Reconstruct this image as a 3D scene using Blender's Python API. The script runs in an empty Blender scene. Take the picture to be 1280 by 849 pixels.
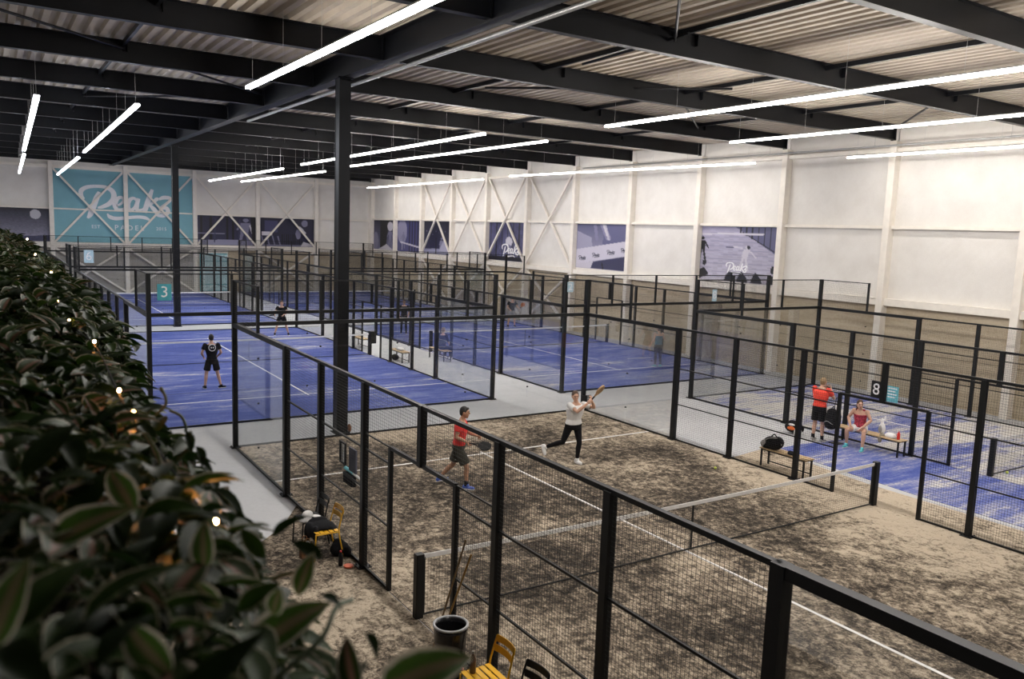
import bpy, bmesh, math, random
import numpy as np
from mathutils import Vector, Matrix, noise
random.seed(7)
C = bpy.context.scene.collection
S = bpy.context.scene
V = Vector
PI = math.pi

# ------------------------------------------------------------------ camera, world, exposure
cam_d = bpy.data.cameras.new('camera')
cam = bpy.data.objects.new('camera', cam_d); C.objects.link(cam)
CAM = V((-5.2127, -9.7703, 5.4355))
cam.location = CAM
cam.rotation_euler = (1.43991675, -0.03606935, -0.56944621)
cam_d.sensor_width = 36.0
cam_d.lens = 1020.05 / 1280 * 36.0
cam_d.clip_start = 0.05; cam_d.clip_end = 300
cam_d.dof.use_dof = True
cam_d.dof.focus_distance = 13.0
cam_d.dof.aperture_fstop = 4.0
S.camera = cam
W = bpy.data.worlds.new('world'); S.world = W
W.use_nodes = True
W.node_tree.nodes['Background'].inputs[0].default_value = (0.6, 0.65, 0.7, 1)
W.node_tree.nodes['Background'].inputs[1].default_value = 0.05
S.view_settings.view_transform = 'Standard'
S.view_settings.look = 'None'
S.view_settings.gamma = 1.0
S.view_settings.use_curve_mapping = False
S.view_settings.exposure = 1.52
LAMP = 34.0
try:
    S.cycles.transparent_max_bounces = 40
    S.cycles.max_bounces = 8
    S.cycles.diffuse_bounces = 5
    S.cycles.sample_clamp_indirect = 6
except Exception:
    pass

# ------------------------------------------------------------------ materials
MATS = {}
def principled(name):
    m = bpy.data.materials.new(name); m.use_nodes = True
    nt = m.node_tree; b = nt.nodes['Principled BSDF']
    return m, nt, b
def nd(nt, t, **k):
    n = nt.nodes.new(t)
    for a, v in k.items():
        if a.startswith('i_'):
            key = a[2:]
            key = int(key) if key.isdigit() else key
            n.inputs[key].default_value = v
        else: setattr(n, a, v)
    return n
def ramp(nt, stops, interp='LINEAR'):
    r = nt.nodes.new('ShaderNodeValToRGB'); cr = r.color_ramp; cr.interpolation = interp
    while len(cr.elements) < len(stops): cr.elements.new(0.5)
    for e, (p, c) in zip(cr.elements, stops):
        e.position = p; e.color = (c, c, c, 1) if not hasattr(c, '__len__') else (*c, 1)
    return r
def mixc(nt, fac, a, b, mode='MIX'):
    n = nt.nodes.new('ShaderNodeMix'); n.data_type = 'RGBA'; n.blend_type = mode
    for k, v in ((0, fac), (6, a), (7, b)):
        if isinstance(v, bpy.types.NodeSocket): nt.links.new(v, n.inputs[k])
        elif k == 0: n.inputs[0].default_value = v
        else: n.inputs[k].default_value = (*v, 1)
    return n.outputs[2]
def simple(name, col, rough=0.6, metal=0.0, var=0.12, scale=6.0, bump=0.0, bscale=60.0, emit=0.0, spec=0.5):
    if name in MATS: return MATS[name]
    m, nt, b = principled(name)
    tc = nd(nt, 'ShaderNodeTexCoord')
    nz = nd(nt, 'ShaderNodeTexNoise', i_Scale=scale, i_Detail=4.0)
    nt.links.new(tc.outputs['Object'], nz.inputs['Vector'])
    r = ramp(nt, [(0.3, tuple(c * (1 - var) for c in col)), (0.7, tuple(min(1, c * (1 + var)) for c in col))])
    nt.links.new(nz.outputs[0], r.inputs[0]); nt.links.new(r.outputs[0], b.inputs['Base Color'])
    b.inputs['Roughness'].default_value = rough; b.inputs['Metallic'].default_value = metal
    b.inputs['Specular IOR Level'].default_value = spec
    if bump:
        n2 = nd(nt, 'ShaderNodeTexNoise', i_Scale=bscale, i_Detail=3.0)
        nt.links.new(tc.outputs['Object'], n2.inputs['Vector'])
        bp = nd(nt, 'ShaderNodeBump', i_Strength=bump, i_Distance=0.02)
        nt.links.new(n2.outputs[0], bp.inputs['Height']); nt.links.new(bp.outputs[0], b.inputs['Normal'])
    if emit:
        b.inputs['Emission Color'].default_value = (*col, 1); b.inputs['Emission Strength'].default_value = emit
    MATS[name] = m; return m
def noise_at(nt, co, scale, detail=4.0, rough=0.55, stretch=(1, 1, 1), rotz=0.0, loc=(0, 0, 0), dist=0.0):
    mp = nd(nt, 'ShaderNodeMapping'); mp.inputs['Scale'].default_value = stretch
    mp.inputs['Rotation'].default_value = (0, 0, rotz); mp.inputs['Location'].default_value = loc
    nt.links.new(co, mp.inputs['Vector'])
    n = nd(nt, 'ShaderNodeTexNoise', i_Scale=scale, i_Detail=detail, i_Roughness=rough, i_Distortion=dist)
    nt.links.new(mp.outputs[0], n.inputs['Vector']); return n.outputs[0]
def math_n(nt, op, a, b=None):
    n = nd(nt, 'ShaderNodeMath', operation=op)
    for i, v in enumerate((a, b)):
        if v is None: continue
        if isinstance(v, (int, float)): n.inputs[i].default_value = v
        else: nt.links.new(v, n.inputs[i])
    return n.outputs[0]

def sand_turf():
    m, nt, b = principled('sandy_brown_turf')
    co = nd(nt, 'ShaderNodeTexCoord').outputs['Object']
    big = noise_at(nt, co, 0.33, 6, 0.62, dist=0.6)
    med = noise_at(nt, co, 1.5, 6, 0.7, stretch=(1, 1.2, 1), rotz=0.5, dist=1.2)
    fine = noise_at(nt, co, 6.0, 6, 0.75, stretch=(1.3, 1, 1), rotz=0.3, dist=0.7)
    grain = noise_at(nt, co, 26.0, 4, 0.75)
    a = math_n(nt, 'ADD', math_n(nt, 'MULTIPLY', big, 0.85), math_n(nt, 'MULTIPLY', med, 0.62))
    a = math_n(nt, 'ADD', a, math_n(nt, 'MULTIPLY', fine, 1.15))
    a = math_n(nt, 'ADD', a, math_n(nt, 'MULTIPLY', grain, 0.62))
    a = math_n(nt, 'MULTIPLY', a, 0.309)
    # loose sand drifts: more of it along the fences, at the net gate and by the back wall
    xyz = nd(nt, 'ShaderNodeSeparateXYZ'); nt.links.new(co, xyz.inputs[0])
    def drift(sock, a0, a1, amt):
        mr = nd(nt, 'ShaderNodeMapRange', interpolation_type='SMOOTHSTEP'); nt.links.new(sock, mr.inputs[0])
        for k, v in ((1, a0), (2, a1), (3, 0.0), (4, amt)): mr.inputs[k].default_value = v
        return mr.outputs[0]
    gate = math_n(nt, 'MULTIPLY', drift(xyz.outputs[0], 2.2, -0.2, 1.0), drift(math_n(nt, 'ABSOLUTE', math_n(nt, 'SUBTRACT', xyz.outputs[1], 0.8)), 2.2, 0.4, .055))
    gate2 = math_n(nt, 'MULTIPLY', drift(xyz.outputs[0], 7.6, 9.8, 1.0), drift(math_n(nt, 'ABSOLUTE', xyz.outputs[1]), 7.0, 1.5, .045))
    for q in (gate, gate2, drift(xyz.outputs[1], 7.8, 10.0, .04), drift(xyz.outputs[0], 9.0, 10.6, .03)): a = math_n(nt, 'ADD', a, q)
    r = ramp(nt, [(0.425, SAND[0]), (0.480, SAND[1]), (0.520, SAND[2]), (0.572, SAND[3])])
    nt.links.new(a, r.inputs[0]); nt.links.new(r.outputs[0], b.inputs['Base Color'])
    b.inputs['Roughness'].default_value = 0.95; b.inputs['Specular IOR Level'].default_value = 0.15
    h = math_n(nt, 'ADD', math_n(nt, 'MULTIPLY', med, 0.8), math_n(nt, 'MULTIPLY', fine, 0.5))
    bp = nd(nt, 'ShaderNodeBump', i_Strength=1.0, i_Distance=0.11)
    nt.links.new(h, bp.inputs['Height']); nt.links.new(bp.outputs[0], b.inputs['Normal'])
    return m
SAND = [(0.020, 0.016, 0.013), (0.075, 0.061, 0.047), (0.235, 0.19, 0.142), (0.55, 0.46, 0.35)]

def blue_turf(name, sand, seed):
    m, nt, b = principled(name)
    co = nd(nt, 'ShaderNodeTexCoord').outputs['Object']
    big = noise_at(nt, co, 0.35, 5, 0.6, stretch=(0.6, 1.6, 1), loc=(seed, 0, 0), dist=0.5)
    st = noise_at(nt, co, 1.7, 6, 0.7, stretch=(0.45, 2.2, 1), rotz=0.08, loc=(seed, 2, 0))
    fine = noise_at(nt, co, 14, 4, 0.7)
    a = math_n(nt, 'ADD', math_n(nt, 'MULTIPLY', big, 0.45), math_n(nt, 'MULTIPLY', st, 0.40))
    a = math_n(nt, 'ADD', a, math_n(nt, 'MULTIPLY', fine, 0.18))
    r = ramp(nt, [(0.43 - sand * 0.10, (0.046, 0.070, 0.26)), (0.515 - sand * 0.11, (0.075, 0.105, 0.33)), (0.58 - sand * 0.11, (0.19, 0.21, 0.39)), (0.65 - sand * .11, (0.54, 0.52, 0.49))])
    nt.links.new(a, r.inputs[0]); nt.links.new(r.outputs[0], b.inputs['Base Color'])
    b.inputs['Roughness'].default_value = 0.9; b.inputs['Specular IOR Level'].default_value = 0.2
    bp = nd(nt, 'ShaderNodeBump', i_Strength=0.3, i_Distance=0.02)
    nt.links.new(fine, bp.inputs['Height']); nt.links.new(bp.outputs[0], b.inputs['Normal'])
    return m

def glass_mat():
    m = bpy.data.materials.new('clear_glass'); m.use_nodes = True
    nt = m.node_tree; nt.nodes.clear()
    out = nd(nt, 'ShaderNodeOutputMaterial')
    tr = nd(nt, 'ShaderNodeBsdfTransparent'); tr.inputs[0].default_value = (0.985, 0.990, 0.990, 1)
    gl = nd(nt, 'ShaderNodeBsdfGlossy'); gl.inputs['Roughness'].default_value = 0.02
    fr = nd(nt, 'ShaderNodeFresnel', i_IOR=1.45)
    tc = nd(nt, 'ShaderNodeTexCoord'); nz = nd(nt, 'ShaderNodeTexNoise', i_Scale=2.0)
    nt.links.new(tc.outputs['Object'], nz.inputs['Vector'])
    sc = math_n(nt, 'MULTIPLY', fr.outputs[0], math_n(nt, 'ADD', math_n(nt, 'MULTIPLY', nz.outputs[0], 0.2), 0.35))
    mx = nd(nt, 'ShaderNodeMixShader')
    nt.links.new(sc, mx.inputs[0]); nt.links.new(tr.outputs[0], mx.inputs[1]); nt.links.new(gl.outputs[0], mx.inputs[2])
    nt.links.new(mx.outputs[0], out.inputs[0]); return m

def wall_mat():
    m, nt, b = principled('white_wall_panel')
    co = nd(nt, 'ShaderNodeTexCoord').outputs['Object']
    n = noise_at(nt, co, 1.2, 5, 0.6); f = noise_at(nt, co, 40, 3, 0.7)
    a = math_n(nt, 'ADD', math_n(nt, 'MULTIPLY', n, 0.6), math_n(nt, 'MULTIPLY', f, 0.4))
    r = ramp(nt, [(0.35, (0.68, 0.65, 0.61)), (0.65, (0.78, 0.755, 0.72))])
    nt.links.new(a, r.inputs[0]); nt.links.new(r.outputs[0], b.inputs['Base Color'])
    b.inputs['Roughness'].default_value = 0.7
    w = nd(nt, 'ShaderNodeTexWave', i_Scale=2.0); w.bands_direction = 'DIAGONAL'
    nt.links.new(co, w.inputs['Vector'])
    bp = nd(nt, 'ShaderNodeBump', i_Strength=0.05, i_Distance=0.02)
    nt.links.new(w.outputs['Color'], bp.inputs['Height']); nt.links.new(bp.outputs[0], b.inputs['Normal'])
    return m
def concrete_mat(name, c1, c2, c3):
    m, nt, b = principled(name)
    co = nd(nt, 'ShaderNodeTexCoord').outputs['Object']
    n = noise_at(nt, co, 1.0, 6, 0.7, stretch=(0.3, 0.3, 2.5), dist=0.4); f = noise_at(nt, co, 12, 5, 0.7)
    a = math_n(nt, 'ADD', math_n(nt, 'MULTIPLY', n, 0.7), math_n(nt, 'MULTIPLY', f, 0.3))
    r = ramp(nt, [(0.35, c1), (0.5, c2), (0.66, c3)])
    nt.links.new(a, r.inputs[0]); nt.links.new(r.outputs[0], b.inputs['Base Color'])
    b.inputs['Roughness'].default_value = 0.85
    bp = nd(nt, 'ShaderNodeBump', i_Strength=0.25, i_Distance=0.01)
    nt.links.new(f, bp.inputs['Height']); nt.links.new(bp.outputs[0], b.inputs['Normal'])
    return m
def leaf_mat(name, green, dark, edge, edge_at, mid=None):
    m, nt, b = principled(name)
    uv = nd(nt, 'ShaderNodeUVMap'); sx = nd(nt, 'ShaderNodeSeparateXYZ')
    nt.links.new(uv.outputs[0], sx.inputs[0])
    d = math_n(nt, 'ABSOLUTE', math_n(nt, 'SUBTRACT', math_n(nt, 'MULTIPLY', sx.outputs[0], 2.0), 1.0))
    co = nd(nt, 'ShaderNodeTexCoord').outputs['Object']
    n = noise_at(nt, co, 28, 3, 0.6); n2 = noise_at(nt, uv.outputs[0], 6, 3, 0.6, stretch=(6, 0.8, 1))
    d2 = math_n(nt, 'ADD', d, math_n(nt, 'MULTIPLY', math_n(nt, 'SUBTRACT', n2, 0.5), 0.35))
    base = mixc(nt, n, dark, green)
    if mid:
        rm = ramp(nt, [(0.10, 1.0), (0.32, 0.0)]); nt.links.new(d2, rm.inputs[0])
        base = mixc(nt, rm.outputs[0], base, mid)
    re = ramp(nt, [(edge_at, 0.0), (min(1, edge_at + 0.12), 1.0)]); nt.links.new(d2, re.inputs[0])
    col = mixc(nt, re.outputs[0], base, edge)
    nt.links.new(col, b.inputs['Base Color'])
    b.inputs['Roughness'].default_value = 0.5; b.inputs['Specular IOR Level'].default_value = 0.22
    out = nt.nodes['Material Output']; tl = nd(nt, 'ShaderNodeBsdfTranslucent'); ms = nd(nt, 'ShaderNodeMixShader', i_0=0.30)
    nt.links.new(col, tl.inputs[0]); nt.links.new(b.outputs[0], ms.inputs[1]); nt.links.new(tl.outputs[0], ms.inputs[2]); nt.links.new(ms.outputs[0], out.inputs[0])
    return m
def colour_attr_mat(name, rough=0.5):
    m, nt, b = principled(name)
    at = nd(nt, 'ShaderNodeVertexColor'); at.layer_name = 'print'
    nt.links.new(at.outputs[0], b.inputs['Base Color']); b.inputs['Roughness'].default_value = rough
    return m

M_BLACK = simple('black_powder_coat', (0.0045, 0.005, 0.006), 0.5, 0.0, 0.15, 8, spec=0.35)
M_WIRE = simple('black_mesh_wire', (0.006, 0.006, 0.007), 0.5, 0.0, 0.1, 5, spec=.3)
M_STEEL = simple('anthracite_steel', (0.004, 0.0045, 0.0065), 0.45, 0.0, 0.2, 3, spec=0.25)
M_DECK = simple('beige_roof_deck', (0.52, 0.45, 0.37), 0.6, 0.0, 0.10, 1.5)
M_WALL = wall_mat()
M_TRIM = simple('cream_painted_steel', (0.80, 0.75, 0.68), 0.5, 0.0, 0.05, 4)
M_PLINTH = concrete_mat('tan_concrete_plinth', (0.34, 0.275, 0.19), (0.46, 0.385, 0.28), (0.56, 0.48, 0.36))
M_PLINTH2 = concrete_mat('grey_concrete_plinth', (0.32, 0.30, 0.27), (0.40, 0.375, 0.34), (0.46, 0.435, 0.40))
M_FLOOR = concrete_mat('grey_floor_screed', (0.40, 0.405, 0.42), (0.46, 0.465, 0.48), (0.52, 0.525, 0.54))
M_SAND = sand_turf()
M_BLUE3 = blue_turf('blue_turf_left', 0.0, 3.0)
M_BLUE7 = blue_turf('blue_turf_right', 0.15, 11.0)
M_BLUE8 = blue_turf('blue_turf_sandy', 0.9, 23.0)
M_BLUEP = blue_turf('blue_turf_strip', 0.35, 31.0)
M_LINE = simple('white_line_turf', (0.78, 0.77, 0.75), 0.9, 0.0, 0.15, 5)
M_SEAM = simple('dark_turf_seam', (0.03, 0.035, 0.08), 0.9)
M_GLASS = glass_mat()
M_NETB = simple('white_net_band', (0.78, 0.77, 0.75), 0.8, 0.0, 0.06, 10)
M_CORD = simple('black_net_cord', (0.012, 0.012, 0.012), 0.8)
M_LAMP = simple('lamp_diffuser', (1.0, 0.955, 0.90), 0.5, 0, 0.0, 2, emit=LAMP)
M_LAMPC = simple('cool_lamp_diffuser', (0.86, 0.91, 1.0), 0.5, 0, 0.0, 2, emit=LAMP * 0.45)
M_LAMPW = simple('wall_lamp_diffuser', (1.0, 0.955, 0.90), 0.5, 0, 0.0, 2, emit=LAMP * .42)
M_ALU = simple('brushed_aluminium', (0.55, 0.55, 0.55), 0.35, 0.8, 0.1, 12)
M_GALV = simple('galvanised_pipe', (0.42, 0.42, 0.42), 0.4, 0.6, 0.1, 12)
M_CYAN = simple('turquoise_banner', (0.20, 0.42, 0.49), 0.7, 0, 0.05, 1.2)
M_WHITEP = simple('white_print', (0.78, 0.78, 0.80), 0.6, 0, 0.03, 4)
M_PRINT = colour_attr_mat('poster_print')
M_DOORG = simple('turquoise_glazing', (0.52, 0.74, 0.82), 0.25, 0, 0.10, 1.3)  # light from outside behind the door panes is put into this pale colour
M_TEAL = simple('teal_sign_board', (0.06, 0.33, 0.40), 0.5)
M_LBLUE = simple('pale_blue_sign_board', (0.42, 0.58, 0.68), 0.5, 0, 0.05)
M_YEL = simple('yellow_powder_coat', (0.80, 0.44, 0.02), 0.4, 0, 0.06, 10)
M_WOOD = simple('light_bench_wood', (0.50, 0.36, 0.20), 0.6, 0, 0.2, 14)
M_BAMBOO = simple('bamboo_stick', (0.42, 0.24, 0.07), 0.6, 0, 0.25, 20)
M_DBAM = simple('weathered_bamboo', (0.20, 0.13, 0.06), 0.6, 0, 0.25, 20)
M_FABK = simple('black_fabric', (0.008, 0.008, 0.010), 0.85, 0, 0.3, 25, 0.4, 90, spec=.2)
M_FABW = simple('white_fabric', (0.76, 0.75, 0.74), 0.85, 0, 0.05, 15, 0.3, 60)
M_FABG = simple('grey_fabric', (0.32, 0.31, 0.30), 0.85, 0, 0.1, 15, 0.3, 60)
M_TANB = simple('brown_paper_bag', (0.22, 0.10, 0.04), 0.8, 0, 0.25, 18)
M_RED = simple('red_plastic', (0.62, 0.03, 0.02), 0.4)
M_ORANGE = simple('orange_print', (0.75, 0.16, 0.03), 0.6)
M_SOIL = simple('dark_potting_soil', (0.012, 0.010, 0.008), 0.95, 0, 0.4, 20, 0.6, 40)
M_PLANTER = simple('dark_planter_board', (0.014, 0.014, 0.014), 0.7)
M_STEMG = simple('green_stem', (0.05, 0.075, 0.03), 0.6, 0, 0.3, 20)
M_FAIRY = simple('warm_fairy_bulb', (1.0, 0.40, 0.10), 0.4, 0, 0, 2, emit=140.0)
M_LEAFS = [leaf_mat('variegated_leaf', (0.028, 0.060, 0.007), (0.006, 0.016, 0.003), (0.38, 0.35, 0.25), 0.84),
           leaf_mat('dark_green_leaf', (0.012, 0.028, 0.005), (0.003, 0.008, 0.002), (0.05, 0.07, 0.025), 0.94),
           leaf_mat('silver_striped_leaf', (0.030, 0.055, 0.010), (0.007, 0.016, 0.003), (0.34, 0.30, 0.24), 0.80, (0.16, 0.085, 0.06))]
M_LEAFS.append(leaf_mat('bright_cream_edged_leaf', (0.075, 0.140, 0.022), (0.022, 0.055, 0.010), (0.52, 0.47, 0.37), 0.72, (0.16, 0.13, 0.07)))
M_SKIN = simple('skin', (0.56, 0.33, 0.23), 0.55, 0, 0.08, 9)
M_SKIN2 = simple('tanned_skin', (0.44, 0.24, 0.15), 0.55, 0, 0.08, 9)
M_HAIRB = simple('black_hair', (0.010, 0.008, 0.007), 0.5, 0, 0.3, 40, 0.5, 120)
M_HAIRN = simple('brown_hair', (0.07, 0.035, 0.018), 0.5, 0, 0.3, 40, 0.5, 120)
M_HAIRF = simple('fair_hair', (0.30, 0.20, 0.10), 0.5, 0, 0.3, 40, 0.5, 120)
M_EYE = simple('dark_eye', (0.02, 0.015, 0.012), 0.3)
M_LIP = simple('lip_tone', (0.40, 0.16, 0.13), 0.5)
M_SHRED = simple('red_sports_shirt', (0.70, 0.035, 0.03), 0.8, 0, 0.15, 9, 0.25, 30)
M_SHREDB = simple('bright_red_sports_shirt', (0.80, 0.06, 0.035), 0.8, 0, 0.12, 9, 0.25, 30)
M_OLIVE = simple('olive_black_shorts', (0.030, 0.028, 0.018), 0.85, 0, 0.2, 9, 0.3, 30)
M_BLUESH = simple('blue_shoe', (0.07, 0.13, 0.50), 0.5)
M_TEALSH = simple('teal_shoe', (0.10, 0.45, 0.50), 0.5)
M_TEALTOP = simple('teal_grey_top', (0.06, 0.17, 0.24), 0.8)
M_GRLEG = simple('grey_leggings', (0.06, 0.06, 0.07), 0.8)
M_NAVY = simple('navy_fabric', (0.022, 0.026, 0.055), 0.85)

# ------------------------------------------------------------------ geometry helpers
class MB:
    def __init__(s): s.v = []; s.f = []
    def add(s, vs, fs):
        o = len(s.v); s.v += [tuple(v) for v in vs]; s.f += [tuple(i + o for i in f) for f in fs]
    def box(s, x0, x1, y0, y1, z0, z1):
        s.add([(x0, y0, z0), (x1, y0, z0), (x1, y1, z0), (x0, y1, z0), (x0, y0, z1), (x1, y0, z1), (x1, y1, z1), (x0, y1, z1)],
              [(0, 3, 2, 1), (4, 5, 6, 7), (0, 1, 5, 4), (1, 2, 6, 5), (2, 3, 7, 6), (3, 0, 4, 7)]); return s
    def bar(s, p, q, w, h, up=V((0, 0, 1))):
        p = V(p); q = V(q); d = (q - p).normalized()
        r = d.cross(up)
        if r.length < 1e-4: r = V((1, 0, 0))
        r.normalize(); u = r.cross(d)
        a, b = r * w / 2, u * h / 2
        s.add([p - a - b, p + a - b, p + a + b, p - a + b, q - a - b, q + a - b, q + a + b, q - a + b],
              [(3, 2, 1, 0), (4, 5, 6, 7), (0, 1, 5, 4), (1, 2, 6, 5), (2, 3, 7, 6), (3, 0, 4, 7)]); return s
    def tube(s, pts, rad, n=8, caps=True, flat=None, up=V((0, 0, 1))):
        pts = [V(p) for p in pts]; m = len(pts)
        if not hasattr(rad, '__len__'): rad = [rad] * m
        vs = []; pr = None
        for i, p in enumerate(pts):
            d = (pts[min(i + 1, m - 1)] - pts[max(i - 1, 0)]).normalized()
            if pr is None:
                r = d.cross(up)
                if r.length < 1e-3: r = d.cross(V((0, 1, 0)))
            else: r = pr - d * pr.dot(d)
            r.normalize(); pr = r; u = r.cross(d)
            k = rad[i]; kx, ky = (k if hasattr(k, '__len__') else (k, k))
            for j in range(n):
                a = 2 * PI * j / n
                vs.append(p + r * math.cos(a) * kx + u * math.sin(a) * ky)
        fs = [(i * n + j, i * n + (j + 1) % n, (i + 1) * n + (j + 1) % n, (i + 1) * n + j) for i in range(m - 1) for j in range(n)]
        if caps:
            fs.append(tuple(reversed(range(n)))); fs.append(tuple((m - 1) * n + j for j in range(n)))
        s.add(vs, fs); return s
    def ell(s, c, r, rot=None, nu=12, nv=8):
        c = V(c); vs = [V((0, 0, -1))]
        for i in range(1, nv):
            t = -PI / 2 + PI * i / nv
            for j in range(nu):
                a = 2 * PI * j / nu
                vs.append(V((math.cos(t) * math.cos(a), math.cos(t) * math.sin(a), math.sin(t))))
        vs.append(V((0, 0, 1)))
        out = []
        for v in vs:
            w = V((v.x * r[0], v.y * r[1], v.z * r[2]))
            out.append(c + (rot @ w if rot else w))
        fs = [(0, 1 + (j + 1) % nu, 1 + j) for j in range(nu)]
        for i in range(nv - 2):
            for j in range(nu):
                a = 1 + i * nu
                fs.append((a + j, a + (j + 1) % nu, a + nu + (j + 1) % nu, a + nu + j))
        k = len(vs) - 1; a = 1 + (nv - 2) * nu
        fs += [(a + j, a + (j + 1) % nu, k) for j in range(nu)]
        s.add(out, fs); return s
    def lathe(s, prof, c=(0, 0, 0), n=24, caps=True):
        vs = []
        for (r, z) in prof:
            for j in range(n):
                a = 2 * PI * j / n; vs.append((c[0] + r * math.cos(a), c[1] + r * math.sin(a), c[2] + z))
        fs = [(i * n + j, i * n + (j + 1) % n, (i + 1) * n + (j + 1) % n, (i + 1) * n + j) for i in range(len(prof) - 1) for j in range(n)]
        if caps: fs.append(tuple(reversed(range(n)))); fs.append(tuple((len(prof) - 1) * n + j for j in range(n)))
        s.add(vs, fs); return s
    def prism(s, poly, z0, z1):
        n = len(poly)
        s.add([(x, y, z0) for x, y in poly] + [(x, y, z1) for x, y in poly],
              [tuple(reversed(range(n))), tuple(range(n, 2 * n))] + [(i, (i + 1) % n, n + (i + 1) % n, n + i) for i in range(n)]); return s
    def mesh(s, name, smooth=False):
        me = bpy.data.meshes.new(name); me.from_pydata(s.v, [], s.f); me.update()
        if smooth: me.polygons.foreach_set('use_smooth', [True] * len(me.polygons))
        return me
    def build(s, name, mat, parent=None, smooth=False, bevel=0.0, loc=None):
        return place(name, s.mesh(name, smooth), mat, parent, loc=loc, bevel=bevel)
def place(name, me, mat, parent=None, loc=None, rotz=0.0, bevel=0.0):
    if mat and not me.materials: me.materials.append(mat)
    o = bpy.data.objects.new(name, me); C.objects.link(o)
    if parent: o.parent = parent
    if loc: o.location = loc
    if rotz: o.rotation_euler = (0, 0, rotz)
    if bevel:
        b = o.modifiers.new('bevel', 'BEVEL'); b.width = bevel; b.segments = 2; b.limit_method = 'ANGLE'
    return o
def thing(name, label, cat, loc=(0, 0, 0), rotz=0.0, group=None):
    o = bpy.data.objects.new(name, None); C.objects.link(o)
    o.empty_display_size = 0.1
    o.location = loc; o.rotation_euler = (0, 0, rotz); return tag(o, label, cat, group)
def tag(o, label, cat, group=None):
    o['label'] = label; o['category'] = cat
    if group: o['group'] = group
    return o
def struct(o): o['kind'] = 'structure'; return o
def stuff(o): o['kind'] = 'stuff'; return o
def catmull(pts, k=6):
    pts = [V(p) for p in pts]; out = []
    P = [pts[0] * 2 - pts[1]] + pts + [pts[-1] * 2 - pts[-2]]
    for i in range(1, len(P) - 2):
        for j in range(k):
            t = j / k; a, b, c, d = P[i - 1], P[i], P[i + 1], P[i + 2]
            out.append(0.5 * ((2 * b) + (c - a) * t + (2 * a - 5 * b + 4 * c - d) * t * t + (3 * b - a - 3 * c + d) * t ** 3))
    out.append(pts[-1]); return out
CACHE = {}
def shared(key, fn):
    if key not in CACHE: CACHE[key] = fn()
    return CACHE[key]
def text_mesh(body, size, depth=0.004, spacing=1.0):
    cu = bpy.data.curves.new('text', 'FONT'); cu.body = body; cu.size = size; cu.extrude = depth
    cu.align_x = 'CENTER'; cu.align_y = 'CENTER'; cu.space_character = spacing; cu.resolution_u = 3
    o = bpy.data.objects.new('text', cu); C.objects.link(o)
    bpy.context.view_layer.update()
    me = bpy.data.meshes.new_from_object(o.evaluated_get(bpy.context.evaluated_depsgraph_get()))
    bpy.data.objects.remove(o); bpy.data.curves.remove(cu)
    return me
def remeshed(mb, voxel, smooth_it=4, factor=0.5, name='body'):
    me = mb.mesh(name); o = bpy.data.objects.new('tmp', me); C.objects.link(o)
    r = o.modifiers.new('r', 'REMESH'); r.mode = 'VOXEL'; r.voxel_size = voxel; r.use_smooth_shade = True
    if smooth_it:
        sm = o.modifiers.new('s', 'SMOOTH'); sm.iterations = smooth_it; sm.factor = factor
    bpy.context.view_layer.update()
    out = bpy.data.meshes.new_from_object(o.evaluated_get(bpy.context.evaluated_depsgraph_get()))
    bpy.data.objects.remove(o); bpy.data.meshes.remove(me); out.name = name
    out.materials.clear()
    out.polygons.foreach_set('use_smooth', [True] * len(out.polygons))
    return out

# ------------------------------------------------------------------ the hall
XL, XR, YB, YF = -17.3, 22.75, -22.0, 56.2
ZD = 9.72                                            # underside of roof deck
PY = [8.1 + 4.74 * k for k in range(-6, 11)]         # pillar / beam lines
floor = struct(MB().box(XL, XR, YB, YF, -0.2, 0.0).build('floor', M_FLOOR))

# roof deck: trapezoid ribs running along y
def deck_mesh():
    mb = MB(); pitch = 0.31; x = XL; prof = []
    while x < XR + 0.3:
        prof += [(x, ZD), (x + 0.13, ZD), (x + 0.165, ZD + 0.10), (x + 0.275, ZD + 0.10)]
        x += pitch
    n = len(prof)
    vs = [(a, YB, z) for a, z in prof] + [(a, YF, z) for a, z in prof] + [(a, YB, ZD + 0.2) for a, z in prof] + [(a, YF, ZD + 0.2) for a, z in prof]
    fs = []
    for i in range(n - 1):
        fs.append((i, n + i, n + i + 1, i + 1)); fs.append((2 * n + i, 2 * n + i + 1, 3 * n + i + 1, 3 * n + i))
    mb.add(vs, fs); return mb
ceiling = struct(deck_mesh().build('ceiling', M_DECK))
def ibeam_x(x0, x1, y, z0, z1, w, name='beam'):
    mb = MB(); t = 0.016
    mb.box(x0, x1, y - w / 2, y + w / 2, z0, z0 + t); mb.box(x0, x1, y - w / 2, y + w / 2, z1 - t, z1)
    mb.box(x0, x1, y - 0.006, y + 0.006, z0 + t, z1 - t)
    for xe in (x0 + 0.02, x1 - 0.03):
        mb.box(xe - 0.012, xe + 0.012, y - w / 2, y + w / 2, z0 - 0.03, z1)
    k = x0 + 5.0
    while k < x1 - 1:                                 # strut cleats and bolts
        mb.box(k - 0.006, k + 0.006, y - w / 2, y + w / 2, z1 - 0.25, z1 - 0.016); k += 5.0
    return mb.build(name, M_STEEL, ceiling)
GX = 2.6
for y in PY:
    ibeam_x(GX + 0.03, 22.3, y, 9.20, ZD, 0.19)
    ibeam_x(XL + 0.2, GX - 0.03, y, 9.20, ZD, 0.19)
g = MB(); t = 0.024
g.box(GX - 0.16, GX + 0.16, YB + .1, YF - .25, 9.12, 9.12 + t); g.box(GX - 0.16, GX + 0.16, YB + .1, YF - .25, ZD - t, ZD)
g.box(GX - 0.008, GX + 0.008, YB + .1, YF - .25, 9.12 + t, ZD - t)
g.build('girder', M_STEEL, ceiling)
bolts = MB()
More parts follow.
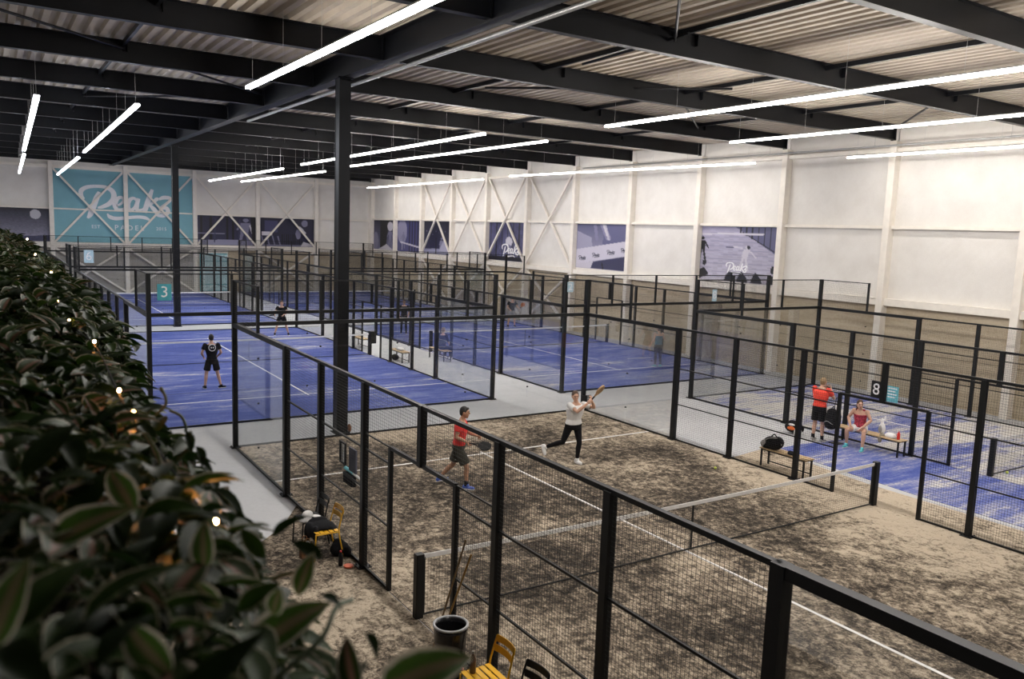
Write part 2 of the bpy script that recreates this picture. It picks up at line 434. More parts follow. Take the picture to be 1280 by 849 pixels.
for y in PY:
    for s in (-1, 1):
        for k in range(4):
            bolts.ell((GX + s * 0.05, y + 0.11, 9.25 + 0.11 * k), (0.016, 0.016, 0.016), nu=6, nv=4)
stuff(bolts.build('bolt_heads', M_GALV, ceiling))
for x in (7.0, 12.0, 17.25, -2.2, -7.2, -12.2):
    for a, b in zip(PY[:-1], PY[1:]):
        MB().bar((x, a + .02, 9.62), (x, b - .02, 9.62), 0.075, 0.11).build('strut', M_STEEL, ceiling)
for p, q in (((2.8, -1.3), (7.0, 3.3)), ((6.8, 2.7), (7.05, 6.5)), ((7.0, 11.0), (12.0, 6.3)), ((-7, 8.3), (-2.2, 12.6)), ((-2.2, 12.8), (2.4, 17.2)), ((-2.2, 22.3), (2.4, 17.7)),
             ((12.0, 8.3), (17.2, 12.7)), ((17.2, 3.5), (22.0, 8.0))):
    MB().tube([(p[0], p[1], 9.50), (q[0], q[1], 9.50)], 0.032, 8).build('brace', M_STEEL, ceiling)

def hcolumn(x, y, lab):
    c = thing('steel_column', lab, 'column', (x, y, 0))
    mb = MB(); w = 0.15; tt = 0.02
    mb.box(-w, w, -w, -w + tt, 0.02, 9.12); mb.box(-w, w, w - tt, w, 0.02, 9.12); mb.box(-0.007, 0.007, -w + tt, w - tt, 0.02, 9.12)
    mb.box(-w + .01, -w + .022, -w + tt, w - tt, 0.02, 9.12)
    mb.build('shaft', M_STEEL, c)
    b = MB().box(-0.2, 0.2, -0.2, 0.2, 0.0, 0.025); b.build('base_plate', M_STEEL, c)
    MB().box(-0.2, 0.2, -0.2, 0.2, 9.09, 9.118).build('cap_plate', M_STEEL, c)
    return c
hcolumn(2.52, 10.42, 'tall dark steel column on the grey walkway right behind the sandy brown court')
hcolumn(2.95, 34.6, 'slimmer looking dark steel column far off behind the left blue court, before the turquoise banner')

# right wall: panels, pillars, girts, braces
wall_r = struct(MB().box(XR, XR + 0.15, YB, YF, 0, ZD + .2).build('wall_right', M_WALL))
wall_f = struct(MB().box(XL, XR, YF, YF + 0.15, 0, ZD + .2).build('wall_far', M_WALL))
struct(MB().box(XL - 0.15, XL, YB, YF, 0, ZD + .2).build('wall_left', M_WALL))
struct(MB().box(XL, XR, YB - 0.15, YB, 0, ZD + .2).build('wall_back', M_WALL))
XP = 22.30; XG = 22.62                                # pillar front, panel face
for i in range(len(PY) - 1):
    a, b = PY[i] + 0.02, PY[i + 1] - 0.02
    MB().box(XG, XR - .001, a, b, 6.12, ZD).build('wall_panel', M_WALL, wall_r)
    MB().box(XG, XR - .001, a, b, 3.42, 6.10).build('wall_panel', M_WALL, wall_r)
    for z0, z1 in ((0, 1.64), (1.66, 3.30)):
        MB().box(XG + 0.02, XR - .001, a, b, z0, z1).build('concrete_panel', M_PLINTH, wall_r)
    MB().box(XP + .14, XG + .03, a + .06, b - .06, 6.04, 6.16).build('girt', M_TRIM, wall_r)
    MB().box(XP + .10, XG + .03, a + .06, b - .06, 3.26, 3.52).build('girt', M_TRIM, wall_r)
    MB().box(XP + .10, XG + .03, a + .06, b - .06, 8.78, 8.92).build('girt', M_TRIM, wall_r)
def pillar(x0, x1, y0, y1, par):
    MB().box(x0, x1, y0, y1, 0.0, 9.15).build('pillar', M_TRIM, par, bevel=0.012)
for y in PY:
    pillar(XP, XG + .05, y - .13, y + .13, wall_r)
def brace(p, q, par, w=0.11):
    MB().bar(p, q, w, w).build('brace', M_TRIM, par)
for i in range(len(PY) - 1):
    if 26 < PY[i] < 45:
        a, b = PY[i] + .14, PY[i + 1] - .14; x = XP + 0.06
        brace((x, a, 8.8), (x, b, 3.55), wall_r); brace((x + .115, b, 8.8), (x + .115, a, 3.55), wall_r)
        brace((x, a, 3.2), (x, b, 0.1), wall_r); brace((x + .115, b, 3.2), (x + .115, a, 0.1), wall_r)
# far wall
YP, YG = 55.75, 56.05
FX = [22.45 - 4.74 * k for k in range(0, 9)][::-1]
for i in range(len(FX) - 1):
    a, b = FX[i] + .02, FX[i + 1] - .02
    MB().box(a, b, YG, YF - .001, 6.02, ZD).build('wall_panel', M_WALL, wall_f)
    MB().box(a, b, YG, YF - .001, 3.42, 6.0).build('wall_panel', M_WALL, wall_f)
    MB().box(a + .06, b - .06, YP + .1, YG + .02, 5.88, 5.98).build('girt', M_TRIM, wall_f)
    MB().box(a + .06, b - .06, YP + .06, YG + .02, 3.22, 3.6).build('girt', M_TRIM, wall_f)
    MB().box(a + .06, b - .06, YP + .1, YG + .02, 8.72, 8.92).build('girt', M_TRIM, wall_f)
    pl = M_PLINTH if b > 8.5 else M_PLINTH2
    if not (8.2 < a < 8.6):
        for z0, z1 in ((0, 1.62), (1.64, 3.25)):
            MB().box(a, b, YG + .02, YF - .001, z0, z1).build('concrete_panel', pl, wall_f)
    else:
        for z0, z1 in ((0, 1.62), (1.64, 3.25)):
            MB().box(10.75, b, YG + .02, YF - .001, z0, z1).build('concrete_panel', pl, wall_f)
for x in FX:
    MB().box(x - .14, x + .14, YP, YG + .05, 0, 9.15).build('pillar', M_TRIM, wall_f, bevel=0.012)
for i in range(len(FX) - 1):
    if -2 < FX[i] < 17:
        a, b = FX[i] + .14, FX[i + 1] - .14; y = YP + .05
        brace((a, y, 8.7), (b, y, 3.6), wall_f, .13); brace((b, y + .135, 8.7), (a, y + .135, 3.6), wall_f, .13)
        if not (8.2 < FX[i] < 8.6):
            brace((a, y, 3.2), (b, y, 0.1), wall_f, .13); brace((b, y + .135, 3.2), (a, y + .135, 0.1), wall_f, .13)
# turquoise glazed door in the far wall
door = struct(MB().box(8.50, 10.72, YG + .04, YF - .001, 0, 3.05).build('door_1', M_TRIM))
for k in range(2):
    x0 = 8.60 + k * 1.05
    f = MB(); 
    MB().box(x0, x0 + .98, YG - .01, YG + .05, 0.04, 2.98).build('door_leaf', M_DOORG, door)
    for z in (0.06, 0.55, 2.35, 2.9):
        MB().box(x0, x0 + .98, YG - .03, YG - .01, z, z + .06).build('leaf_rail', M_TEAL, door)
    MB().box(x0 - .02, x0 + .03, YG - .04, YG + .0, 0.04, 2.98).build('leaf_stile', M_TEAL, door)

# ------------------------------------------------------------------ pipes and cable trays
def run(name, lab, cat, pts, r, m, hang, dx=0.0):
    t_ = thing(name, lab, cat, pts[0])
    o = V(pts[0])
    MB().tube([V(p) - o for p in pts], r, 10).build('pipe', m, t_, smooth=True)
    for h in hang:
        MB().tube([h - o, V((h.x, h.y, 9.7)) - o], 0.006, 6).build('hanger', m, t_)
    return t_
run('sprinkler_pipe', 'thin grey pipe hung along the right underside of the dark main girder', 'pipe',
    [(2.92, -12, 9.05), (2.92, 20.8, 9.05)], 0.045, M_GALV, [V((2.92, y + .6, 9.05)) for y in PY[1:9]])
run('wall_pipe', 'thin grey pipe along the top of the right hand wall above the lamps', 'pipe',
    [(22.1, -12, 8.98), (22.1, 26, 8.98)], 0.035, M_GALV, [V((22.1, y + .6, 8.98)) for y in PY[1:10]])

# ------------------------------------------------------------------ lamps
def lamp(x, ya, yb, z, lab, m=M_LAMP, w=0.10, group=None, x2=None, ex=None):
    t_ = thing('pendant_lamp', lab, 'lamp', (x, ya, z), 0.0, group)
    L = yb - ya; dx = (x2 - x) if x2 is not None else 0.0
    MB().bar((0, 0, -.005), (dx, L, -.005), w, 0.05).build('diffuser', m, t_)
    MB().bar((0, -.02, .037), (dx, L + .02, .037), w + .012, 0.03).build('housing', M_ALU, t_)
    n = max(2, int(abs(L) / 2.3))
    for i in range(n + 1):
        k = 0.02 + 0.96 * i / n
        MB().tube([(dx * k, L * k, .05), (dx * k, L * k, 9.7 - z)], 0.0035, 5, caps=False).build('suspension_wire', M_ALU, t_)
    return t_
LZ = 8.5
lamp(9.72, 8.8, -9.0, LZ, 'big bright tube lamp at upper right, nearest of the long lamps over the courts', w=.13)
lamp(14.75, 8.8, -9.0, LZ, 'thin long tube lamp just below the big one at the upper right', w=.06)
lamp(20.75, 8.8, -9.0, LZ, 'tube lamp along the right wall, running out of the right edge of the photo', M_LAMPW)
lamp(0.0, 9.8, -9.0, LZ, 'tube lamp left of the main girder at the top of the photo', w=.12)
lamp(8.7, 32.3, 13.1, LZ, 'wide tube lamp crossing behind the tall dark column', x2=8.25, w=.12)
lamp(10.76, 31.0, 13.2, LZ, 'slim tube lamp right beside the wide one behind the tall column', w=.06)
lamp(19.3, 28.9, 12.9, LZ, 'tube lamp along the right wall over the white pillars, middle one of the wall row', M_LAMPW, x2=20.6, w=.13)
lamp(20.5, 51.8, 32.9, LZ, 'farthest tube lamp along the right wall near the corner with small posters', M_LAMPW, x2=19.9, w=.12)
lamp(8.0, 49.85, 32.07, 8.2, 'wide short-looking tube lamp in front of the far wall right of the turquoise banner', x2=7.62, w=.13)
lamp(9.73, 48.1, 31.67, 8.2, 'slim tube lamp in front of the far wall, lower of the pair', w=.07)
lamp(-1.06, 34.9, 15.0, LZ, 'bluish slanting tube lamp above the turquoise banner, right one at upper left', M_LAMPC, x2=-1.58, w=.12)
lamp(-1.22, 49.56, 31.45, 8.0, 'short bluish lamp touching the left top of the turquoise banner', M_LAMPC, x2=-1.61, w=.10)
lamp(-3.46, 36.9, 15.4, LZ, 'steep bluish tube lamp at the far left of the photo', M_LAMPC, x2=-3.93, w=.13)
lamp(-3.25, 50.58, 31.9, 8.0, 'small bluish lamp below the steep one at the far left', M_LAMPC, x2=-3.65, w=.10)

# ------------------------------------------------------------------ courts
def turf(name, x0, x1, y0, y1, m, lab, ym, cx, single=False, seam=None, z=0.012):
    t_ = MB().box(x0, x1, y0, y1, 0.0, z).build(name, m); tag(t_, lab, 'court floor')
    ls = MB()
    def ln(a0, a1, b0, b1): MB().box(a0, a1, b0, b1, z, z + .003).build('court_line', M_LINE, t_)
    for s in (-1, 1):
        ln(x0, x1, ym + s * 6.95 - .03, ym + s * 6.95 + .03)
    ln(cx - .03, cx + .03, ym - 7.12, ym + 7.12)
    if seam:
        for sy in seam: MB().box(x0, x1, sy - .02, sy + .02, z, z + .002).build('turf_seam', M_SEAM, t_)
    return t_
turf('court_turf', -0.3, 10.3, -10, 10, M_SAND, 'sandy dark brown turf of the nearest court', 0, 4.9)
turf('court_turf', -1.8, 8.5, 12.5, 32.5, M_BLUE3, 'blue turf of the left court where the man in black stands', 22.5, 3.35, seam=(17.0,))
turf('court_turf', 11.3, 21.5, 12.5, 32.5, M_BLUE7, 'blue turf of the right court behind the woman in white', 22.5, 16.4)
turf('court_turf', 14.95, 21.5, -10, 10, M_BLUE8, 'sand-washed blue turf of the narrow court by the right wall', 0, 18.2)
turf('court_turf', -1.8, 8.5, 35, 55, M_BLUE3, 'far blue turf before the turquoise banner wall', 45, 3.35)
turf('court_turf', 11.3, 21.5, 35, 55, M_BLUE7, 'far blue turf in the corner under the small posters', 45, 16.4)
tag(MB().prism([(-4.4, -14), (-0.32, -14), (-0.32, 5.3), (-0.9, 4.3), (-1.5, 3.7), (-4.4, 3.2)], 0, .010).build('sand_apron', M_SAND), 'strip of sand left of the nearest court under the yellow chairs', 'floor')
tag(MB().prism([(10.32, -12), (11.65, -12), (11.6, 1.0), (11.85, 3.0), (12.0, 4.25), (10.32, 3.95)], 0, .010).build('sand_apron', M_SAND), 'brown sandy strip under the bench with the black backpack', 'floor')
tag(MB().prism([(11.95, -12), (14.93, -12), (14.93, 3.9), (13.2, 4.1), (12.2, 4.05), (12.0, 2.0), (11.85, 0)], 0, .010).build('turf_strip', M_BLUEP), 'blue turf strip under the feet of the seated woman', 'floor')

def wire_panel(w, h, sp=0.05, r=0.0021):
    def mk():
        mb = MB()
        def w3(p, q, a, b):
            vs = []
            for e in (p, q):
                for k in range(3):
                    an = 2 * PI * k / 3 + .5
                    vs.append(V(e) + a * math.cos(an) * r + b * math.sin(an) * r)
            mb.add(vs, [(0, 1, 4, 3), (1, 2, 5, 4), (2, 0, 3, 5)])
        n = int(w / sp)
        for i in range(n + 1):
            x = min(w, i * sp); w3((x, 0, 0), (x, 0, h), V((1, 0, 0)), V((0, 1, 0)))
        n = int(h / sp)
        for i in range(n + 1):
            z = min(h, i * sp); w3((0, .004, z), (w, .004, z), V((0, 1, 0)), V((0, 0, 1)))
        return mb.mesh('wire_mesh')
    return shared(('wire', round(w, 3), round(h, 3)), mk)
def glass_panel(w, h):
    return shared(('glass', round(w, 3), round(h, 3)), lambda: MB().box(0.006, w - .006, -.005, .005, 0, h).mesh('glass_panel'))
def boxmesh(w, d, h): return shared(('box', round(w, 3), round(d, 3), round(h, 3)), lambda: MB().box(-w / 2, w / 2, -d / 2, d / 2, 0, h).mesh('post'))
def clampmesh():
    return shared('clamp', lambda: MB().box(-.015, .015, -.02, .02, -.018, .018).mesh('glass_clamp'))

def enclosure(x0, x1, y0, y1, lab, wire_r=0.0024):
    root = thing('court_enclosure', lab, 'court fence', ((x0 + x1) / 2, (y0 + y1) / 2, 0))
    ox, oy = (x0 + x1) / 2, (y0 + y1) / 2
    X0, X1, Y0, Y1 = x0 - ox, x1 - ox, y0 - oy, y1 - oy
    H3, H4 = 3.06, 4.08
    def post(x, y, z0, z1, w=.1, d=.1): place('post', boxmesh(w, d, z1 - z0), M_BLACK, root, (x, y, z0))
    def foot(x, y): place('foot_plate', shared('foot', lambda: MB().box(-.11, .11, -.11, .11, 0, .014).box(-.09, -.07, -.09, -.07, .014, .04).box(.07, .09, -.09, -.07, .014, .04).box(-.09, -.07, .07, .09, .014, .04).box(.07, .09, .07, .09, .014, .04).mesh('foot_plate')), M_BLACK, root, (x, y, 0.012))
    def rail(p, q, w=.05, h=.05): MB().bar(p, q, w, h).build('rail', M_BLACK, root)
    def wires(p, ang, w, h): stuff(place('wire_mesh', wire_panel(w, h), M_WIRE, root, p, ang))
    def pane(p, ang, w, h): place('glass_panel', glass_panel(w, h), M_GLASS, root, p, ang)
    def clamp(p): place('glass_clamp', clampmesh(), M_BLACK, root, p)
    Wd = X1 - X0; n = max(3, round(Wd / 2.05)); st = Wd / n
    for Y, s in ((Y0, 1), (Y1, -1)):
        for X in (X0, X1): post(X, Y, 0.012, H4, .11, .11); foot(X, Y)
        rail((X0, Y, H3 - .045), (X1, Y, H3 - .045), .1, .09)
        rail((X0, Y, H4 - .02), (X1, Y, H4 - .02), .03, .03)
        rail((X0, Y, .035), (X1, Y, .035), .04, .04)
        for i in range(n):
            pane((X0 + i * st, Y, .055), 0, st, H3 - .145)
            wires((X0 + i * st, Y, H3), 0, st, H4 - H3 - .03)
            if i:
                post(X0 + i * st, Y, H3, H4 - .005, .06, .06)
                for z in (.9, 2.4): clamp((X0 + i * st, Y, z))
        # side glass
        for X in (X0, X1):
            for k in range(2):
                a = min(Y + s * 2 * k, Y + s * 2 * (k + 1))
                pane((X, a, .055), PI / 2, 2.0, H3 - .155)
            for z in (.5, 1.5, 2.5): clamp((X, Y + s * 2, z)); clamp((X, Y + s * .06, z))
            rail((X, Y + s * .05, H3 - .05), (X, Y + s * 4, H3 - .05), .1, .1)
            rail((X, Y, .035), (X, Y + s * 4, .035), .04, .04)
            rail((X, Y, H4 - .02), (X, Y + s * 2, H4 - .02), .03, .03)
            post(X, Y + s * 2, H3, H4, .06, .06)
            wires((X, min(Y, Y + s * 2), H3), PI / 2, 2.0, H4 - H3 - .03)
            post(X, Y + s * 4, 0.012, H3, .12, .13); foot(X, Y + s * 4)
    for X in (X0, X1):
        for y in (-4, -2, 2, 4): post(X, y, 0.012, H3 - .03, .1, .1); foot(X, y)
        for s in (-1, 1):
            post(X, s, 0.012, 2.22, .06, .07)
            rail((X, s * 6, H3 - .025), (X, 0, H3 - .025), .06, .05)
            for z in (1.0, 1.97): rail((X, s * 6, z), (X, s * 1, z), .025, .025)
            rail((X, s * 2, 2.22), (X, s * 1, 2.22), .02, .02)
            rail((X, s * 6, .035), (X, s * 1, .035), .035, .035)
            for a, b in ((4, 6), (2, 4)):
                wires((X, min(s * a, s * b), .05), PI / 2, 2.0, H3 - .1)
            wires((X, min(s, 2 * s), .05), PI / 2, 1.0, 2.15)
            wires((X, min(0, 2 * s), 2.25), PI / 2, 2.0, H3 - 2.3)
        rail((X, -1, 2.22), (X, 1, 2.22), .05, .05)
        post(X, 0, 2.2, H3, .1, .1)
    return root
enclosure(-0.3, 10.3, -10, 10, 'black mesh and glass enclosure around the nearest, sandy brown court')
enclosure(-1.8, 8.5, 12.5, 32.5, 'black mesh and glass enclosure of the blue court holding the man in black')
enclosure(11.3, 21.5, 12.5, 32.5, 'black mesh and glass enclosure of the blue court behind the woman in white')
enclosure(14.95, 21.5, -10, 10, 'black mesh and glass enclosure of the narrow court along the right wall')
enclosure(-1.8, 8.5, 35, 55, 'far black enclosure standing before the turquoise banner')
enclosure(11.3, 21.5, 35, 55, 'far black enclosure in the corner below the small posters')

def net(x0, x1, y, lab, pad=0.0, padm=None):
    L = x1 - x0
    t_ = thing('court_net', lab, 'net', (x0, y, .012))
    for x in (0.0, L):
        MB().box(x - .06, x + .06, -.055, .055, 0, .94).build('net_post', M_BLACK, t_, bevel=.008)
        if pad: MB().box(x - .02, x + .22, -.16, .16, .50, 1.02).build('score_pad', padm or M_BLACK, t_, bevel=.01)
    top = lambda x: .88 + .04 * (abs(2 * x / L - 1)) ** 2
    N = 24
    b = MB()
    for i in range(N):
        a, c = .07 + (L - .14) * i / N, .07 + (L - .14) * (i + 1) / N
        b.bar((a, 0, top(a) - .03), (c, 0, top(c) - .03), .012, .065)
    b.build('top_band', M_NETB, t_)
    n = MB(); x = .1
    while x < L - .08:
        n.bar((x, 0, .03), (x, 0, top(x) - .06), .002, .002); x += .045
    z = .04
    while z < .86:
        n.bar((.08, 0, z), (L - .08, 0, z), .002, .002); z += .045
    stuff(n.build('netting', M_CORD, t_))
    MB().tube([(.06, 0, .035), (L * .25, -.01, .03), (L * .5, .0, .03), (L * .75, -.01, .03), (L - .06, 0, .035)], .014, 6).build('bottom_cord', M_CORD, t_)
    MB().bar((L / 2, 0, 0.01), (L / 2, 0, top(L / 2) - .06), .004, .05).build('centre_strap', M_CORD, t_)
    for x in (.09, L - .09): MB().tube([(x, 0, .03), (x, 0, .88)], .010, 6).build('end_cord', M_CORD, t_)
    return t_
net(-0.3, 10.3, 0, 'white-banded net across the sandy brown court')
net(-1.75, 8.45, 22.5, 'net of the blue court with the man in black, dark pad on its right post', .2)
net(11.35, 21.45, 22.5, 'net of the blue court behind the woman in white')
net(15.0, 21.45, 0, 'net of the narrow court at the right edge of the photo')
net(-1.75, 8.45, 45, 'far net before the turquoise banner wall')
net(11.35, 21.45, 45, 'far net in the corner under the small posters')

# ------------------------------------------------------------------ number signs
def sign(x, y, z, w, h, txt, board, ink, lab, ts=None, rotz=0.0):
    t_ = thing('court_sign', lab, 'sign', (x, y, z), rotz)
    MB().box(-w / 2, w / 2, -.01, .01, -h / 2, h / 2).build('board', board, t_)
    if txt:
        me = text_mesh(txt, ts or h * .95)
        o = place('numeral', me, ink, t_, (0, -.013, 0)); o.rotation_euler = (PI / 2, 0, 0)
    return t_
sign(-1.43, 12.42, 3.60, .34, .42, '3', M_TEAL, M_WHITEP, 'teal sign with white number 3 on the mesh of the left blue court')
sign(11.42, 12.42, 3.66, .24, .34, '2', M_LBLUE, M_WHITEP, 'pale blue sign with number 2 on the mesh behind the woman in white')
sign(15.7, 9.92, 3.54, .20, .40, '8', M_LBLUE, M_WHITEP, 'pale blue sign with number 8 high on the narrow court mesh')
sign(-1.0, 34.9, 3.52, .42, .62, '6', M_LBLUE, M_WHITEP, 'pale sign with number 6 at the far left under the banner')
sign(10.85 + .75, 34.9, 3.66, .28, .62, '5', M_LBLUE, M_WHITEP, 'narrow pale blue sign just left of the tall column, far back')
sign(14.86, 3.08, 1.58, .30, .46, '8', M_BLACK, M_WHITEP, 'black sign with white number 8 on the narrow court fence, right of the seated woman', rotz=-PI / 2)
t_ = thing('notice', 'turquoise notice with white print on the fence, right of the black 8 sign', 'notice', (14.86, 2.62, 1.55), -PI / 2)
MB().box(-.17, .17, -.008, .008, -.22, .20).build('sheet', simple('turquoise_notice', (0.12, 0.42, 0.50), 0.5), t_)
for k in range(4): MB().box(-.13, .13 - .04 * (k % 2), -.011, -.008, .13 - .08 * k, .16 - .08 * k).build('printed_line', M_WHITEP, t_)

# ------------------------------------------------------------------ banner with script lettering
def ribbon(pts, w, k=6, d=.012):
    """flat band of varying width lying in x-z, facing -y"""
    P = catmull([(a, 0, b) for a, b, *_ in pts], k); n = len(P)
    ws = [(p[2] if len(p) > 2 else w) for p in pts]; vs = []
    for i, p in enumerate(P):
        q = i / k; j = min(int(q), len(ws) - 2); wi = ws[j] + (ws[j + 1] - ws[j]) * (q - j)
        dr = (P[min(i + 1, n - 1)] - P[max(i - 1, 0)]).normalized(); nr = V((-dr.z, 0, dr.x)) * wi / 2
        for y in (0, -d): vs += [p + nr + V((0, y, 0)), p - nr + V((0, y, 0))]
    fs = []
    for i in range(n - 1):
        a = i * 4; b = a + 4
        fs += [(a + 2, a + 3, b + 3, b + 2), (a, b, b + 1, a + 1), (a, a + 2, b + 2, b), (a + 1, b + 1, b + 3, a + 3)]
    fs += [(0, 1, 3, 2), ((n - 1) * 4, (n - 1) * 4 + 2, (n - 1) * 4 + 3, (n - 1) * 4 + 1)]
    return vs, fs
LETTERS = [  # strokes traced in banner units (px of a 905 x 510 board)
    [(222, 262, 14), (205, 238, 26), (206, 205, 30), (240, 180, 26), (300, 170, 22), (360, 174, 24), (402, 200, 34), (408, 245, 36), (380, 285, 32), (335, 310, 24), (305, 318, 12)],
    [(318, 208, 22), (300, 250, 36), (278, 310, 38), (258, 365, 34), (240, 392, 14)],
    [(424, 300, 12), (455, 282, 16), (472, 255, 18), (455, 238, 20), (430, 252, 26), (415, 290, 34), (428, 325, 26), (462, 322, 18), (490, 298, 10)],
    [(560, 256, 18), (535, 240, 20), (508, 258, 28), (497, 300, 34), (512, 328, 26), (540, 308, 20), (562, 262, 24)],
    [(570, 240, 24), (556, 290, 32), (560, 322, 26), (590, 318, 14), (606, 300, 8)],
    [(662, 172, 20), (642, 225, 34), (622, 285, 36), (606, 338, 30)],
    [(625, 292, 12), (668, 262, 22), (688, 240, 26), (702, 238, 20)],
    [(645, 285, 18), (668, 310, 30), (690, 332, 28), (712, 334, 14)],
    [(705, 240, 16), (735, 226, 28), (772, 226, 26), (784, 240, 18), (755, 268, 20), (722, 296, 20), (706, 312, 16)],
    [(712, 306, 16), (752, 300, 28), (765, 325, 30), (740, 352, 30), (700, 356, 20), (676, 340, 10)],
    [(365, 356, 8), (380, 378, 26), (420, 388, 26), (490, 380, 22), (560, 372, 22), (610, 376, 24), (648, 396, 10)]]
def script_logo(scale, k=6, d=.012):
    mb = MB()
    for si_, st in enumerate(LETTERS):
        vs, fs = ribbon([((a - 495) * scale, (275 - b) * scale, w * scale) for a, b, w in st], 1, k, d * (1 + .12 * si_))
        mb.add(vs, fs)
    return mb
t_ = thing('banner', 'large turquoise wall banner with white script word, EST PADEL 2015 below', 'banner', (3.57, YG - .03, 6.15))
# boards: two bays, two heights, cut by the pillars
for x0, x1 in ((-1.09, 3.35), (3.65, 8.18)):
    MB().box(x0 - 3.57, x1 - 3.57, -.01, .01, 3.62 - 6.15, 5.9 - 6.15).build('board', M_CYAN, t_)
    MB().box(x0 - 3.57, x1 - 3.57, -.01, .01, 5.94 - 6.15, 8.7 - 6.15).build('board', M_CYAN, t_)
ku = 9.25 / 905
bw = lambda cx, cy: ((-1.05 + (cx - 40) * ku) - 3.57, (8.62 - (cy - 60) * 4.95 / 510) - 6.15)
lx, lz = bw(495, 275)
o = script_logo(ku, 8).build('script_lettering', M_WHITEP, t_, loc=(lx, -.014, lz))
for txt, cx, cy, s, sp in (('EST', 290, 460, .34, 1.1), ('PADEL', 505, 462, .52, 1.45), ('2015', 718, 462, .34, 1.1)):
    ox_, oz_ = bw(cx, cy)
    o = place('printed_word', text_mesh(txt, s, .01, sp), M_WHITEP, t_, (ox_, -.02, oz_)); o.rotation_euler = (PI / 2, 0, 0)

# ------------------------------------------------------------------ photo posters (flat prints)
class Art:
    def __init__(s, w, h, top, bot):
        s.w, s.h = w, h
        t = np.linspace(0, 1, h)[:, None, None]
        s.a = (np.array(top) * (1 - t) + np.array(bot) * t) * np.ones((h, w, 3))
        s.Y, s.X = np.mgrid[0:h, 0:w]; s.X = s.X / (w - 1); s.Y = s.Y / (h - 1)
    def put(s, m, c, al=1.0): s.a[m] = s.a[m] * (1 - al) + np.array(c) * al
    def ell(s, x, y, rx, ry, c, al=1.0): s.put(((s.X - x) / rx) ** 2 + ((s.Y - y) / ry) ** 2 < 1, c, al)
    def poly(s, pts, c, al=1.0):
        ins = np.zeros(s.X.shape, bool); n = len(pts)
        for i in range(n):
            (x1, y1), (x2, y2) = pts[i], pts[(i + 1) % n]
            cond = ((y1 > s.Y) != (y2 > s.Y)) & (s.X < (x2 - x1) * (s.Y - y1) / ((y2 - y1) or 1e-9) + x1)
            ins ^= cond
        s.put(ins, c, al)
    def line(s, x1, y1, x2, y2, w, c, al=1.0):
        dx, dy = x2 - x1, y2 - y1; L = dx * dx + dy * dy
        t = np.clip(((s.X - x1) * dx + (s.Y - y1) * dy) / L, 0, 1)
        s.put((s.X - x1 - t * dx) ** 2 + (s.Y - y1 - t * dy) ** 2 < w * w, c, al)
    def grain(s, k, sx=1, sy=1):
        r = np.random.RandomState(3); g = r.rand(s.h // sy + 2, s.w // sx + 2)
        g = np.kron(g, np.ones((sy, sx)))[:s.h, :s.w]; s.a *= (1 - k + 2 * k * g)[:, :, None]
    def person(s, x, y, h, c, lean=0.0, al=1.0):
        s.ell(x + lean * .5, y, h * .06, h * .08, c, al)
        s.poly([(x - h * .10 + lean * .4, y + h * .1), (x + h * .10 + lean * .4, y + h * .1), (x + h * .08, y + h * .5), (x - h * .08, y + h * .5)], c, al)
        s.line(x - h * .04, y + h * .5, x - h * .10 - lean * .3, y + h, h * .035, c, al); s.line(x + h * .04, y + h * .5, x + h * .12, y + h, h * .035, c, al)
        s.line(x + h * .08 + lean * .4, y + h * .15, x + h * .2 + lean, y + h * .42, h * .025, c, al); s.line(x - h * .08 + lean * .4, y + h * .15, x - h * .2 + lean, y + h * .38, h * .025, c, al)
    def build(s, name, parent):
        a = np.clip(s.a, 0, 1) ** 1.35 * 1.05
        vs = [(i / (s.w - 1) - .5, 0, .5 - j / (s.h - 1)) for j in range(s.h) for i in range(s.w)]
        fs = [(j * s.w + i, (j + 1) * s.w + i, (j + 1) * s.w + i + 1, j * s.w + i + 1) for j in range(s.h - 1) for i in range(s.w - 1)]
        me = bpy.data.meshes.new(name); me.from_pydata(vs, [], fs); me.update()
        ca = me.color_attributes.new('print', 'FLOAT_COLOR', 'POINT')
        col = np.concatenate([a.reshape(-1, 3), np.ones((s.w * s.h, 1))], 1).ravel()
        ca.data.foreach_set('color', col)
        return place(name, me, M_PRINT, parent)
NV, MD, LT, WH, DK = (.014, .014, .040), (.07, .07, .15), (.27, .265, .37), (.60, .58, .64), (.006, .006, .018)
def poster(loc, w, h, rotz, art, lab, logo=None):
    t_ = thing('poster', lab, 'poster', loc, rotz)
    MB().box(-w / 2, w / 2, -.02, .02, -h / 2, h / 2).build('backing', M_WHITEP, t_)
    o = art.build('photo_print', t_); o.location = (0, -.023, 0); o.scale = (w, 1, h)
    for (u, v, sc, m) in (logo or []):
        script_logo(sc * w / 905, 3, .004).build('script_logo', m, t_, loc=((u - .5) * w, -.026, (.5 - v) * h))
    return t_
def rw(ya, yb): return (XG - .03, (ya + yb) / 2, 0), yb - ya
# right wall posters (left in the picture = larger y)
def rposter(i, z0, z1, art, lab, logo=None):
    a, b = PY[i] + .16, PY[i + 1] - .16
    return poster((XG - .025, (a + b) / 2, (z0 + z1) / 2), b - a, z1 - z0, -PI / 2, art, lab, logo)
iy = lambda y: min(range(len(PY)), key=lambda k: abs(PY[k] - y))
A = Art(96, 60, (.42, .40, .52), (.50, .48, .56)); A.grain(.10, 6, 1)
for k in range(10): A.line(0, .2 + k * .08, 1, .18 + k * .08, .006, (.32, .31, .42), .6)
A.poly([(.45, 0), (1, 0), (1, .5)], (.16, .16, .27)); A.line(.55, .1, 1, .46, .008, DK)
for k in range(7): A.line(.52 + k * .075, 0, .52 + k * .075, .10 + k * .055, .008, NV)
A.line(.0, .14, .8, .12, .016, WH); A.line(0, .36, .5, .37, .006, MD); A.line(0, .35, .0, .36, .01, MD)
